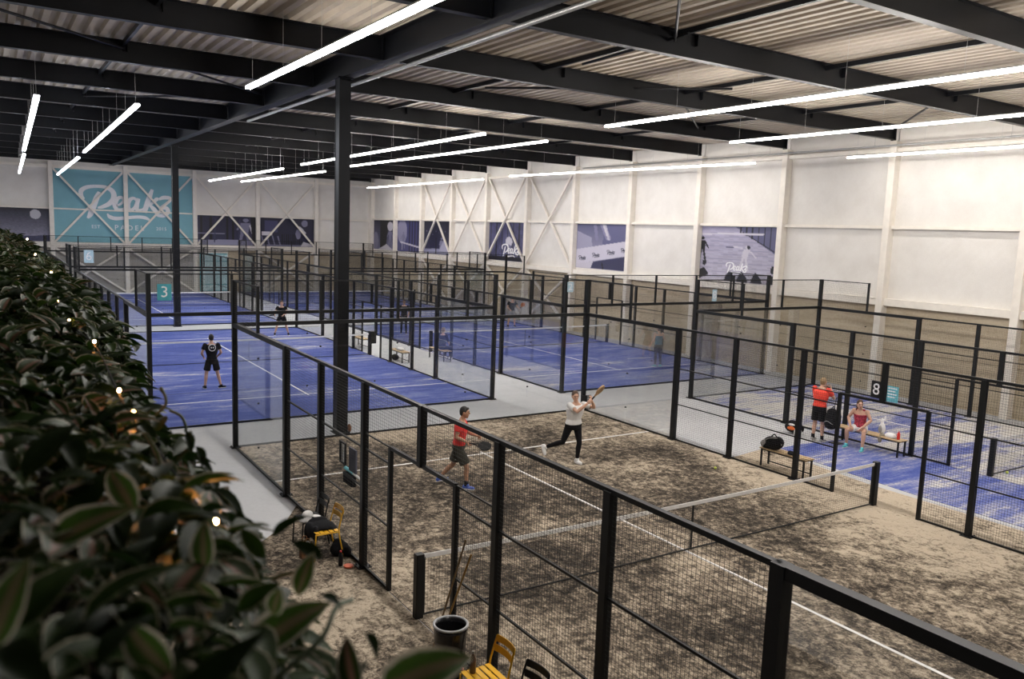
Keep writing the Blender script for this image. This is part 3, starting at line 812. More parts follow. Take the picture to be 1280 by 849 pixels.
A.person(.02, .22, .42, DK); A.person(.59, .36, .42, WH, .06); A.line(.55, .38, .45, .36, .014, WH); A.ell(.635, .36, .022, .035, NV)
A.poly([(-.02, 1), (-.02, .82), (.06, .76), (.12, .86), (.12, .9)], DK); A.ell(.06, .68, .028, .05, DK)
for x in (.40, .56, .74): A.poly([(x - .04, .9), (x, .80), (x + .07, .9), (x + .09, 1), (x - .06, 1)], NV)
A.poly([(.88, 1), (.9, .86), (1, .8), (1, 1)], DK); A.ell(.95, .74, .03, .07, DK)
rposter(iy(12.8), 3.60, 6.02, A, 'purple-toned poster of a man lunging on a court, widest and nearest on the right wall', [(.50, .74, .42, M_WHITEP)])
A = Art(72, 60, (.15, .15, .26), (.44, .43, .54)); A.poly([(0, .15), (.3, .3), (.35, .9), (0, .6)], (.40, .39, .50)); A.poly([(.55, 0), (1, 0), (1, .35), (.5, .6)], (.17, .17, .30))
A.line(.36, 0, .40, .33, .03, (.28, .27, .40)); A.line(.5, 0, .62, .3, .05, (.30, .29, .42)); A.line(.52, .0, .60, .25, .02, WH)
A.line(.55, .0, .63, .33, .022, WH, .7)
A.poly([(0, .58), (1, .34), (1, .66), (0, .92)], (.60, .58, .66)); A.poly([(0, .93), (1, .67), (1, 1), (0, 1)], (.07, .07, .15))
A.poly([(0, .92), (.35, .83), (.3, 1), (0, 1)], (.58, .56, .64)); A.ell(.82, .88, .07, .12, MD); A.line(.52, .85, .55, 1, .012, DK)
rposter(iy(22.3), 3.62, 6.02, A, 'purple poster of a slanting net band with small script logos',
        [(.13, .77, .22, M_NAVY), (.40, .69, .22, M_NAVY), (.68, .61, .22, M_NAVY), (.93, .55, .20, M_NAVY)])
A = Art(56, 60, (.10, .10, .20), (.16, .16, .28)); A.grain(.2, 2, 6)
for k in range(7): A.line(.06 + k * .15, 0, .06 + k * .15, 1, .012, NV)
A.ell(.55, .50, .09, .13, WH); A.line(.56, .6, .58, .72, .03, LT); A.poly([(0, .9), (1, .88), (1, 1), (0, 1)], NV)
rposter(iy(31.8), 3.62, 6.02, A, 'purple poster with a pale racket shape behind the X-brace of the right wall', [(.6, .72, .7, M_WHITEP)])
A = Art(56, 56, (.020, .022, .06), (.05, .05, .12)); A.person(.62, .52, .5, LT, .05); A.person(.15, .4, .5, MD)
A.poly([(0, .85), (1, .80), (1, 1), (0, 1)], (.36, .36, .48)); A.line(.45, .5, .45, 1, .02, DK); A.line(.8, .1, .8, .9, .012, DK)
for k in range(8): A.ell(.1 + .11 * k, .3 + .05 * (k % 3), .012, .014, LT)
A.poly([(.55, .9), (.75, .5), (.95, .9)], (.45, .44, .55))
rposter(iy(41.3), 3.62, 6.02, A, 'dark blue poster behind the X-brace, third from the far corner on the right wall')
A = Art(56, 56, (.09, .09, .22), (.14, .14, .28)); A.ell(.2, .35, .2, .4, (.35, .34, .46)); A.person(.25, .4, .5, LT)
for k in range(5): A.line(.5 + k * .11, 0, .5 + k * .11, 1, .015, NV)
A.line(.15, .7, 1, .85, .025, WH); A.line(.2, .7, .2, .95, .012, WH)
rposter(iy(46.0), 3.62, 6.02, A, 'blue poster with a bright net line, second from the far corner on the right wall')
A = Art(56, 56, (.03, .03, .08), (.22, .22, .34)); A.poly([(.3, 0), (.7, 0), (.55, 1), (.3, 1)], DK); A.person(.75, .3, .65, LT); A.ell(.1, .7, .12, .3, LT); A.ell(.75, .2, .12, .16, WH)
A.poly([(.2, 1), (.6, .8), (.9, 1)], WH)
rposter(iy(50.8), 3.62, 6.02, A, 'dark poster nearest the far corner on the right wall')
# far wall posters
def fposter(x0, x1, z0, z1, A, lab): return poster(((x0 + x1) / 2, YG - .025, (z0 + z1) / 2), x1 - x0, z1 - z0, 0, A, lab)
A = Art(110, 60, (.03, .03, .085), (.06, .06, .13))
for x in (.06, .22, .5, .6): A.line(x, 0, x, 1, .022, DK)
A.poly([(.0, .82), (1, .80), (1, 1), (0, 1)], (.34, .34, .46)); A.line(.0, .6, .45, .6, .012, LT)
A.person(.80, .12, .85, LT, .05); A.line(.9, .3, .97, .72, .018, WH); A.ell(.93, .12, .05, .12, MD)
for x in (.3, .72): A.line(x, .1, x - .02, .9, .012, MD)
A.poly([(.9, .0), (1, 0), (1, 1), (.95, 1)], DK)
fposter(8.46, 12.83, 3.62, 5.86, A, 'dark night poster of a player at a fence, right of the turquoise banner')
A = Art(110, 60, (.028, .028, .07), (.05, .05, .11)); A.poly([(.08, .1), (.32, .1), (.32, .5), (.08, .5)], (.10, .10, .2)); A.poly([(.02, .48), (.22, .48), (.22, .62), (.02, .62)], WH)
for k in range(4): A.line(.02 + .1 * k, .65, .06 + .1 * k, .95, .012, LT)
for k in range(10): A.line(.4 + k * .04, .55, .4 + k * .04, 1, .007, DK)
A.poly([(.0, .95), (1, .93), (1, 1), (0, 1)], LT); A.ell(.82, .16, .06, .12, LT); A.ell(.70, .55, .05, .18, LT); A.line(.72, .3, .82, .5, .03, WH)
A.poly([(.74, 1), (.8, .82), (.95, .9), (.97, 1)], WH)
fposter(13.2, 17.57, 3.62, 5.86, A, 'dark poster with a picnic bench shape on the far wall, second right of the banner')
A = Art(110, 60, (.012, .012, .035), (.36, .35, .44)); A.ell(.80, .2, .075, .14, (.50, .49, .54)); A.poly([(0, .0), (1, 0), (1, .38), (0, .44)], (.014, .014, .04), .0)
A.poly([(0, .1), (.25, .06), (.3, .22), (0, .36)], DK); A.line(0, .13, .28, .11, .02, LT); A.line(.28, .11, .3, .2, .02, LT); A.poly([(.0, .88), (1, .82), (1, 1), (0, 1)], (.10, .10, .18)); A.grain(.15, 3, 1)
A.a[:24] *= 1.0; A.ell(.80, .2, .075, .14, (.52, .51, .56))
fposter(-5.75, -1.35, 3.62, 5.94, A, 'dark poster with a pale ball above sand at the far left of the far wall')
A = Art(20, 20, (.35, .55, .65), (.5, .6, .7))
fposter(-1.9, -1.55, 2.4, 2.9, A, 'tiny pale blue notice below the ball poster')

# ------------------------------------------------------------------ benches
def bench(x, y, L, w, rz, lab, h=.45):
    t_ = thing('bench', lab, 'bench', (x, y, .012), rz)
    for k in range(3):
        a = -w / 2 + w / 3 * k
        MB().box(a + .006, a + w / 3 - .006, -L / 2, L / 2, h - .03, h).build('seat_slat', M_WOOD, t_, bevel=.004)
    for sy in (-1, 1):
        for sx in (-1, 1):
            MB().box(sx * (w / 2 - .03) - .018, sx * (w / 2 - .03) + .018, sy * (L / 2 - .06) - .018, sy * (L / 2 - .06) + .018, 0, h - .03).build('leg', M_BLACK, t_)
        MB().box(-w / 2 + .03, w / 2 - .03, sy * (L / 2 - .06) - .012, sy * (L / 2 - .06) + .012, h - .06, h - .032).build('cross_bar', M_BLACK, t_)
    for sx in (-1, 1):
        MB().box(sx * (w / 2 - .03) - .012, sx * (w / 2 - .03) + .012, -L / 2 + .06, L / 2 - .06, h - .058, h - .034).build('side_bar', M_BLACK, t_)
    MB().box(w / 2 - .042, w / 2 - .018, -L / 2 + .06, L / 2 - .06, .06, .085).build('foot_bar', M_BLACK, t_)
    return t_
bench(10.66, 2.55, 1.35, .34, 0, 'wooden bench with the black backpack, behind the right fence of the brown court')
bench(14.55, 2.95, 1.95, .36, 0, 'wooden bench with the seated woman beside the narrow court')
bench(8.95, 20.6, 1.3, .36, .0, 'small bench with a pale bag at the gap between the two blue courts')
bench(10.72, 20.4, 1.4, .38, .0, 'wooden bench under the person in navy between the two blue courts')
bench(8.95, 24.8, 1.3, .36, .0, 'farther bench just right of the tall column behind the net post')

# ------------------------------------------------------------------ chairs by the near fence
def chair(x, y, rz, m, lab, group=None):
    t_ = thing('metal_chair', lab, 'chair', (x, y, .012), rz)          # faces local -y; backrest at +y
    sw = .21
    for k in range(5):
        a = -.20 + .08 * k
        MB().bar((-sw, a + .035, .45 - .0 + .006 * abs(k - 2)), (sw, a + .035, .45 + .006 * abs(k - 2)), .066, .012).build('seat_slat', m, t_, bevel=.004)
    for s in (-1, 1):
        MB().tube(catmull([(s * .205, -.225, 0), (s * .20, -.20, .40), (s * .20, -.17, .438), (s * .20, .16, .438), (s * .20, .20, .42)], 5), .012, 8).build('frame', m, t_, smooth=True)
        MB().tube(catmull([(s * .205, .27, 0), (s * .20, .19, .42), (s * .195, .22, .62), (s * .185, .27, .80)], 5), .012, 8).build('leg', m, t_, smooth=True)
    for z, h, b in ((.77, .085, .0), (.665, .085, .0)):
        mb = MB(); N = 8; pts = []
        for i in range(N + 1):
            u = -1 + 2 * i / N; pts.append((u * .185, .255 + .03 * (1 - u * u) - (.77 - z) * .3 + .015, z))
        for i in range(N): mb.bar(pts[i], pts[i + 1], .012, h)
        mb.build('back_slat', m, t_)
    return t_
chair(-.68, -2.45, -PI / 2, M_YEL, 'yellow slatted metal chair at the bottom edge of the photo')
chair(-.66, -3.1, -PI / 2 + .1, M_BLACK, 'black slatted metal chair right of the bottom yellow chair')
chair(-.70, 2.72, -PI / 2, M_YEL, 'yellow metal chair draped with black jackets by the fence')
chair(-.72, 3.34, -PI / 2 + .05, M_BLACK, 'black metal chair with a white cap on its seat by the fence')

def blob(name, mat, parts, parent=None, voxel=.02, it=6, loc=(0, 0, 0)):
    mb = MB()
    for c, r, *ro in parts: mb.ell(c, r, ro[0] if ro else None, 12, 8)
    return place(name, remeshed(mb, voxel, it), mat, parent, loc)
rz = lambda a: Matrix.Rotation(a, 3, 'Z'); rx = lambda a: Matrix.Rotation(a, 3, 'X'); ry = lambda a: Matrix.Rotation(a, 3, 'Y')
t_ = tag(blob('jacket', M_FABK, [((0, 0, .03), (.22, .24, .05)), ((-.18, .02, -.04), (.06, .22, .12)), ((-.2, .12, -.10), (.05, .1, .16)), ((.14, -.1, -.02), (.1, .16, .05)), ((.0, .18, .04), (.18, .08, .07)), ((-.16, -.16, -.05), (.05, .08, .14))], loc=(-.70, 2.82, .475)), 'black jacket heaped over the yellow chair seat', 'jacket')
t_ = tag(blob('sports_bag', M_FABK, [((0, 0, .1), (.17, .12, .13)), ((0, .05, .16), (.1, .12, .1)), ((.1, -.08, .07), (.08, .1, .09))], loc=(-.46, 2.62, .02)), 'black bag on the floor under the yellow chair', 'bag')
t_ = thing('cap', 'white cap lying on the black chair seat', 'cap', (-.76, 3.34, .48))
blob('crown', M_FABW, [((0, 0, .04), (.10, .09, .075))], t_, .012, 4); blob('brim', M_FABW, [((.12, -.04, .015), (.10, .075, .012), ry(.15))], t_, .008, 2)
t_ = tag(blob('towel', M_FABG, [((0, 0, .02), (.12, .09, .03)), ((.06, .05, .035), (.07, .05, .03))], loc=(-.86, 3.16, .47), voxel=.012), 'crumpled pale grey towel beside the white cap', 'towel')
t_ = thing('paper_bag', 'brown paper bag with a white cup standing left of the yellow chair', 'bag', (-.98, 2.78, .012))
MB().box(-.09, .09, -.07, .07, 0, .26).build('bag_body', M_TANB, t_, bevel=.01)
for s in (-1, 1): MB().tube(catmull([(-.04, s * .06, .25), (-.03, s * .065, .33), (.03, s * .065, .33), (.04, s * .06, .25)], 5), .006, 6).build('handle', M_TANB, t_)
t_ = thing('cup', 'white paper cup in the top of the brown bag', 'cup', (-.97, 2.70, .20))
MB().lathe([(.028, 0), (.038, .1), (.036, .1), (.026, .01)], n=16).build('cup_body', M_FABW, t_, smooth=True)
def bottle(x, y, z, h, r, m, capm, lab, cat='bottle', band=None):
    t_ = thing('drink_bottle', lab, cat, (x, y, z))
    MB().lathe([(r * .92, 0), (r, h * .04), (r, h * .66), (r * .55, h * .82), (r * .4, h * .86), (r * .4, h * .9)], n=16).build('bottle_body', m, t_, smooth=True)
    MB().lathe([(r * .46, h * .9), (r * .46, h), (r * .3, h * 1.01)], n=12).build('cap', capm, t_)
    return t_
bottle(-.60, 2.2, .012, .25, .037, M_BLACK, M_RED, 'black bottle with red cap standing by the fence foot right of the yellow chair')
bottle(-.76, -2.32, .47, .26, .036, simple('brown_plastic', (.10, .05, .03), .3), simple('grey_cap', (.2, .2, .18), .5), 'dark brown bottle on the seat of the bottom yellow chair')
t_ = tag(MB().lathe([(.05, 0), (.075, .015), (.08, .04), (.05, .05)], n=16).build('lid', simple('red_orange_lid', (.62, .14, .07), .5), loc=(-.52, 2.06, .012)), 'small orange-red lid on the sand by the fence foot', 'lid')
t_ = tag(MB().ell((0, 0, .022), (.022, .022, .022), nu=10, nv=7).build('ball', simple('salmon_ball', (.65, .2, .15), .6), loc=(-.84, -2.22, .462)), 'small salmon ball on the bottom yellow chair', 'ball')
# litter bin
t_ = thing('litter_bin', 'round black litter bin with pale rim next to the bamboo sticks', 'bin', (-.76, -1.78, .012))
MB().lathe([(.15, 0), (.20, .74), (.205, .80), (.185, .80), (.18, .74), (.14, .03)], n=32).build('bin_body', simple('black_glossy_plastic', (.010, .010, .011), .22), t_, smooth=True)
MB().lathe([(.196, .785), (.212, .79), (.214, .812), (.20, .82), (.186, .812), (.186, .79), (.196, .785)], n=32, caps=False).build('rim', simple('grey_rim', (.40, .40, .41), .4), t_, smooth=True)
for i, (b, tp, m, lab) in enumerate((((-.62, -1.02, .014), (-.38, -1.42, 1.66), M_DBAM, 'weathered darker stick leaning on the fence, the taller and left one of two'),
                                     ((-.60, -1.08, .014), (-.38, -1.56, 1.52), M_BAMBOO, 'yellow-brown bamboo stick leaning on the fence, the right one of two'))):
    t_ = thing('bamboo_stick', lab, 'stick', b)
    d = V(tp) - V(b); mb = MB(); prof = []; rad = []
    for k in range(25):
        prof.append(d * (k / 24)); rad.append(.016 if k % 4 == 0 else .0125)
    mb.tube(prof, rad, 8).build('cane', m, t_, smooth=True)

# scoreboard pieces and blue tubes hanging on the near fence
t_ = thing('scoreboard', 'narrow black framed score strip hanging on the left fence near the far corner', 'scoreboard', (-.24, 3.08, 1.62), PI / 2)
for a in (-.13, .10): MB().box(a, a + .03, -.015, .015, -.19, .19).build('frame_side', M_BLACK, t_)
for a in (-.19, .16): MB().box(-.10, .10, -.015, .015, a, a + .03).build('frame_bar', M_BLACK, t_)
MB().box(-.04, .04, -.008, .008, -.16, .16).build('white_strip', M_FABW, t_)
t_ = tag(MB().box(-.15, .15, -.015, .015, -.2, .2).build('score_board', simple('blue_grey_board', (.10, .105, .15), .6), loc=(-.24, 2.62, 1.60)), 'plain blue-grey board hanging on the left fence', 'board'); t_.rotation_euler = (0, 0, PI / 2)
t_ = thing('racket_holder', 'black holder with turquoise and white tubes hanging on the left fence', 'holder', (-.24, 2.66, 1.26), PI / 2)
MB().box(.05, .46, -.10, -.02, -.16, .02).build('holder_box', M_FABK, t_, bevel=.01)
MB().tube([(.5, -.08, .06), (.12, -.08, .06)], .032, 12).build('turquoise_tube', simple('turquoise_tube', (.15, .5, .58), .4), t_)
MB().tube([(.12, -.08, .06), (-.30, -.08, .04)], .022, 12).build('white_tube', M_FABW, t_)
MB().tube([(0.0, -.08, -.06), (-.30, -.08, -.07)], .02, 12).build('white_tube', M_FABW, t_)
for z in (.04, -.07):
    MB().tube([(-.30, -.08, z), (-.40, -.08, z)], .042, 12).build('blue_cap', M_BLUESH, t_)
MB().box(-.42, .46, -.03, -.015, -.02, .01).build('hanging_rail', M_BLACK, t_)
# hanging rolled cushion on the tall column base
t_ = tag(blob('column_pad', simple('rust_pad', (.22, .09, .035), .7), [((0, 0, .12), (.05, .09, .12))], loc=(2.73, 10.3, .0), voxel=.012), 'small rust-coloured bag at the foot of the tall column', 'bag')

# bags by the right fence
def backpack(loc, rot, lab, m=M_FABK, s=1.0, lying=False):
    t_ = thing('backpack', lab, 'bag', loc, rot)
    mb = [((0, 0, .22 * s), (.17 * s, .12 * s, .23 * s)), ((0, -.08 * s, .14 * s), (.13 * s, .08 * s, .13 * s)), ((0, 0, .38 * s), (.13 * s, .1 * s, .10 * s))]
    b = blob('bag_body', m, mb, t_, .018, 4)
    for q in (-1, 1): MB().tube(catmull([(q * .09 * s, .10 * s, .42 * s), (q * .10 * s, .16 * s, .30 * s), (q * .11 * s, .13 * s, .08 * s)], 5), (.018 * s), 6).build('strap', m, t_)
    MB().tube(catmull([(-.04 * s, .02, .46 * s), (0, .03, .52 * s), (.04 * s, .02, .46 * s)], 5), .01, 6).build('grab_loop', m, t_)
    MB().tube(catmull([(-.12 * s, -.135 * s, .15 * s), (0, -.165 * s, .20 * s), (.12 * s, -.135 * s, .15 * s)], 5), .006, 6).build('zip', M_GALV, t_)
    return t_
t_ = thing('backpack', 'bulky black backpack with pale piping lying on the bench behind the brown court', 'bag', (10.62, 2.92, .462))
blob('bag_body', M_FABK, [((0, .0, .15), (.17, .27, .16)), ((0, -.14, .19), (.14, .15, .15)), ((-.03, .15, .10), (.15, .18, .12))], t_, .02, 5)
blob('side_panel', M_FABG, [((-.12, .17, .12), (.06, .10, .10), rx(.4))], t_, .014, 3)
for k in range(2): MB().tube(catmull([(-.15 + .06 * k, .22, .10), (-.13 + .06 * k, .05, .27), (-.06 + .06 * k, -.18, .30), (-.04 + .06 * k, -.28, .16)], 6), .012, 6).build('piping', M_FABG, t_)
MB().tube(catmull([(0, -.1, .30), (.0, -.02, .37), (0, .06, .31)], 5), .014, 6).build('grab_loop', M_FABK, t_)
tag(blob('jacket', M_FABK, [((0, 0, .02), (.12, .13, .03)), ((.04, .08, .03), (.08, .08, .035)), ((-.05, -.1, .02), (.07, .09, .03))], loc=(10.64, 2.36, .464), voxel=.014), 'small black cloth heap beside the backpack on the bench', 'jacket')
t_ = thing('sports_bag', 'black racket bag with orange patch on the floor by the narrow court corner', 'bag', (14.08, 5.0, .012), .2)
blob('bag_body', M_FABK, [((0, 0, .17), (.18, .30, .16)), ((0, .05, .26), (.12, .18, .12))], t_, .02, 4)
blob('orange_patch', M_ORANGE, [((-.17, .02, .17), (.02, .12, .06))], t_, .010, 1)
blob('white_patch', M_FABW, [((-.15, .02, .27), (.03, .10, .035))], t_, .010, 1)
tag(blob('plastic_bag', M_FABW, [((0, 0, .13), (.10, .12, .14)), ((.02, .03, .25), (.05, .06, .08))], loc=(13.80, 4.66, .012), voxel=.016), 'white plastic bag beside the black racket bag', 'bag')
backpack((13.95, 3.72, .43), -PI / 2, 'large black backpack hung on the post between the standing man and the seated woman', s=1.22)
t_ = thing('bag_stand', 'slim black post carrying the hanging black backpack', 'stand', (14.22, 3.72, .012))
MB().box(-.02, .02, -.02, .02, 0, 1.35).build('upright', M_BLACK, t_); MB().box(-.14, .14, -.14, .14, 0, .015).build('base', M_BLACK, t_); MB().tube([(0, 0, 1.28), (-.16, 0, 1.28)], .012, 6).build('hook', M_BLACK, t_)
MB().tube([(-.14, 0, 1.28), (-.22, 0, .98)], .008, 6).build('loop', M_FABK, t_)
t_ = thing('racket_bag', 'white racket bag with dark mesh leaning behind the seated woman', 'bag', (14.62, 2.66, .462))
blob('bag_body', M_FABW, [((0, 0, .16), (.06, .10, .16)), ((.02, .02, .32), (.035, .05, .12)), ((.03, -.05, .44), (.02, .03, .08))], t_, .014, 3)
blob('dark_panel', M_FABG, [((-.05, .02, .15), (.025, .06, .10))], t_, .010, 1)
t_ = thing('cap', 'white cap on the bench right of the seated woman', 'cap', (14.55, 2.36, .462))
blob('crown', M_FABW, [((0, 0, .04), (.12, .15, .09))], t_, .014, 3); blob('brim', M_FABG, [((0, -.12, .02), (.10, .10, .014))], t_, .009, 2)
bottle(14.52, 2.12, .462, .22, .04, M_RED, simple('pink_cap', (.6, .2, .2), .4), 'red bottle on the right end of the seated woman bench')
tag(blob('towel', simple('tan_mesh_cloth', (.26, .22, .16), .9), [((0, 0, .01), (.10, .10, .02)), ((-.13, 0, -.08), (.02, .07, .10))], loc=(14.53, 2.56, .468), voxel=.012), 'tan cloth hanging over the bench edge', 'towel')
tag(blob('bag', M_FABW, [((0, 0, .06), (.14, .26, .07))], loc=(8.95, 20.55, .462), voxel=.016), 'pale bag on the small bench between the blue courts', 'bag')
tag(blob('sports_bag', M_FABK, [((0, 0, .12), (.14, .24, .13))], loc=(8.9, 20.9, .012), voxel=.02), 'black bag on the floor by the small bench', 'bag')
tag(MB().box(-.16, .16, -.02, .02, 0, .46).build('score_box', M_BLACK, loc=(10.38, 10.05 - .12, .02)), 'black box standing at the fence corner behind the woman in white', 'box')
tag(MB().ell((0, 0, .034), (.034, .034, .034), nu=10, nv=7).build('ball', simple('yellow_green_ball', (.55, .62, .12), .8), loc=(9.2, 3.4, .012)), 'yellow green ball on the brown court', 'ball')
tag(MB().ell((0, 0, .034), (.034, .034, .034), nu=10, nv=7).build('ball', MATS['yellow_green_ball'], loc=(15.6, -.1, .012)), 'yellow ball by the net of the narrow court', 'ball')

# ------------------------------------------------------------------ people
def hand(mb, wr, d, n, side, curl=.7, sc=1.0):
    """palm, four unequal fingers and a thumb: d along the hand, n out of the back of the hand"""
    d = d.normalized(); n = (n - d * n.dot(d)).normalized(); l = d.cross(n) * side
    R = Matrix((l, d, n)).transposed()
    mb.ell(wr + d * .05 * sc, (.040 * sc, .052 * sc, .017 * sc), R, 10, 8)
    for k, ln in enumerate((.070, .080, .075, .058)):
        b = wr + d * .088 * sc + l * (.027 - .018 * k) * sc; pts = [b - d * .02 * sc]; a = 0.0; p = b
        for q, f in enumerate((.45, .32, .25)):
            pts.append(p); a += curl * (.5 + .35 * q); p = p + (d * math.cos(a) - n * math.sin(a)) * ln * f * sc
        pts.append(p); mb.tube(pts, [.0095 * sc, .0095 * sc, .009 * sc, .0085 * sc, .007 * sc], 7)
    b = wr + d * .022 * sc + l * .026 * sc
    mb.tube([b, b + (l * .7 + d * .6 - n * .2) * .035 * sc, b + (l * .75 + d * 1.5 - n * .6) * .036 * sc, b + (l * .5 + d * 2.1 - n * 1.0) * .036 * sc], [.013 * sc, .012 * sc, .0105 * sc, .008 * sc], 7)

def person(label, loc, facing, J, look=0.0, tilt=0.0, skin=M_SKIN, hair=M_HAIRB, top=None, bottom=None, shoes=M_FABW, sock=None,
           sleeve=.55, legcover=.5, hairstyle='short', vox=.010, fem=False, flare=1.0, armhair=None, roll=0.0, curl=(.6, .6), emblem=False, tank=False, s=1.0, bulk=1.0):
    """J: joint positions in the figure's own frame (x right, y forward, z up, metres)"""
    root = thing('person', label, 'person', loc, math.atan2(facing[1], facing[0]) - PI / 2)
    root.scale = (s, s, s)
    j = {k: V(v) for k, v in J.items()}
    hipc = (j['hl'] + j['hr']) / 2; shc = (j['sl'] + j['sr']) / 2
    neck = j.get('n', shc + (shc - hipc).normalized() * .05)
    wv = (1.06, .90) if fem else (1.0, 1.0)
    hx = (j['hr'] - j['hl']).normalized(); sx = (j['sr'] - j['sl']).normalized()
    up = (neck - hipc).normalized(); Lt = (neck - hipc).length
    hw = .165 if not fem else .175
    shw = (j['sr'] - j['sl']).length / 2
    prof = [(-.17, .05, .06), (-.13, hw * .70, .10), (-.03, hw, .118), (.10, hw * .97, .115), (.30, hw * (.84 if not fem else .76), .10), (.55, shw * .90, .115), (.76, shw * .97, .118), (.90, shw * .80, .085), (.98, .075, .065), (1.05, .052, .055)]
    def torso(mb, grow=0.0, lo=-9, hi=9, n=18):
        rings = []
        for tt, rx_, ry_ in prof:
            if tt < lo or tt > hi: continue
            rx_, ry_ = rx_ * (bulk if tt < .9 else 1), ry_ * (bulk if tt < .9 else 1); c = hipc + up * Lt * tt; f = max(0, min(1, tt)); xv = (hx * (1 - f) + sx * f); xv = (xv - up * xv.dot(up)).normalized(); yv = up.cross(xv)
            rings.append([c + xv * math.cos(2 * PI * q / n) * (rx_ + grow) + yv * math.sin(2 * PI * q / n) * (ry_ + grow) for q in range(n)])
        vs = [p for r in rings for p in r]; m = len(rings)
        fs = [(i * n + q, i * n + (q + 1) % n, (i + 1) * n + (q + 1) % n, (i + 1) * n + q) for i in range(m - 1) for q in range(n)]
        fs += [tuple(reversed(range(n))), tuple((m - 1) * n + q for q in range(n))]
        mb.add(vs, fs)
    body = MB(); torso(body)
    hc = j['h']
    hdir = (hc - neck)
    body.tube([neck - up * .06, neck + hdir * .3, hc - V((0, 0, .03))], [.060, .054, .052], 12)
    R = Matrix.Rotation(look, 3, 'Z') @ Matrix.Rotation(-tilt, 3, 'X') @ Matrix.Rotation(roll, 3, 'Y')
    H = lambda x, y, z: hc + R @ V((x, y, z))
    body.ell(hc, (.076, .096, .112), R, 20, 14)
    body.ell(H(0, .030, -.068), (.056, .062, .056), R, 16, 10)      # jaw
    body.ell(H(0, .062, -.105), (.026, .024, .018), R, 10, 8)       # chin
    body.tube([H(0, .088, .025), H(0, .104, -.012), H(0, .116, -.030)], [.010, .013, .016], 8)   # nose
    body.ell(H(0, .088, .032), (.052, .012, .010), R, 10, 6)        # brow
    for q in (-1, 1):
        body.ell(H(q * .078, -.004, -.008), (.012, .020, .032), R, 8, 8)
        body.ell(H(q * .042, .070, -.030), (.020, .018, .018), R, 8, 6)
    for q, S_, E_, W_ in ((-1, 'sl', 'el', 'wl'), (1, 'sr', 'er', 'wr')):
        a, b, c = j[S_], j[E_], j[W_]
        body.ell(a, (.062, .062, .062), None, 12, 8)
        body.tube([a, a.lerp(b, .35), a.lerp(b, .75), b, b.lerp(c, .25), b.lerp(c, .7), c], [.054, .050, .042, .040, .043, .034, .027], 12)
        hd = J.get('hd' + S_[1]); hd = V(hd) if hd else (c - b)
        hn = J.get('hn' + S_[1]); hn = V(hn) if hn else V((q, .2, .1))
        hand(body, c, hd, hn, q if True else 1, curl[0 if q < 0 else 1], 1.0)
    for q, Hh, K, A_ in ((-1, 'hl', 'kl', 'al'), (1, 'hr', 'kr', 'ar')):
        a, b, c = j[Hh], j[K], j[A_]
        back = V((0, -1, 0))
        body.tube([a + V((0, 0, .03)), a.lerp(b, .2), a.lerp(b, .55), a.lerp(b, .88), b, b.lerp(c, .12), b.lerp(c, .32) + back * .012, b.lerp(c, .65), c], [.088, .090, .076, .058, .056, .054, .058, .044, .036], 14)
    me = remeshed(body, vox, 3, .5, 'body')
    place('body', me, skin, root)
    # face details
    for q in (-1, 1):
        MB().ell(H(q * .031, .089, .006), (.012, .007, .007), R, 8, 6).build('eye', M_EYE, root, smooth=True)
        MB().tube([H(q * .014, .100, .028), H(q * .048, .090, .028)], .005, 6).build('eyebrow', hair, root)
    MB().ell(H(0, .096, -.062), (.022, .007, .007), R, 8, 6).build('mouth', M_LIP, root, smooth=True)
    hb = MB(); hb.ell(H(0, -.016, .024), (.083, .098, .108), R, 18, 12)
    if hairstyle == 'short': hb.ell(H(0, -.05, -.02), (.074, .06, .07), R, 12, 8); hb.ell(H(0, .055, .085), (.06, .035, .025), R, 10, 6)
    if hairstyle in ('tail', 'bun', 'plait'):
        hb.ell(H(0, -.05, -.01), (.078, .062, .075), R, 12, 8)
    if hairstyle == 'tail': hb.tube([H(0, -.105, .02), H(0, -.15, -.02), H(0, -.15, -.12), H(.01, -.12, -.22)], [.025, .035, .032, .012], 8)
    if hairstyle == 'plait': hb.tube([H(0, -.10, -.02), H(.03, -.12, -.10), H(.05, -.10, -.20), H(.06, -.09, -.30)], [.03, .032, .028, .012], 8)
    if hairstyle == 'bun': hb.ell(H(0, -.11, .03), (.04, .04, .04), R, 10, 8)
    place('hair', remeshed(hb, max(vox, .009), 2, .4, 'hair'), hair, root)
    # shirt
    if top:
        sh = MB(); torso(sh, .014, .02, .93 if not tank else .86)
        for a, b in ((j['sl'], j['el']), (j['sr'], j['er'])):
            if tank:
                sh.tube([a.lerp(neck, .55) + up * .03, a.lerp(shc, .45) - up * .06], .045, 8); continue
            sh.ell(a, (.073, .073, .070), None, 12, 8)
            ks = [k for k in (0, .2, .4, .6, .8, 1.0) if k <= sleeve] + [sleeve]
            sh.tube([a.lerp(b, k) for k in ks], [.070 + .004 * (k > 0) if sleeve < .9 else .062 - .012 * k for k in ks], 12)
        place('shirt', remeshed(sh, max(vox, .010), 3, .5, 'shirt'), top, root)
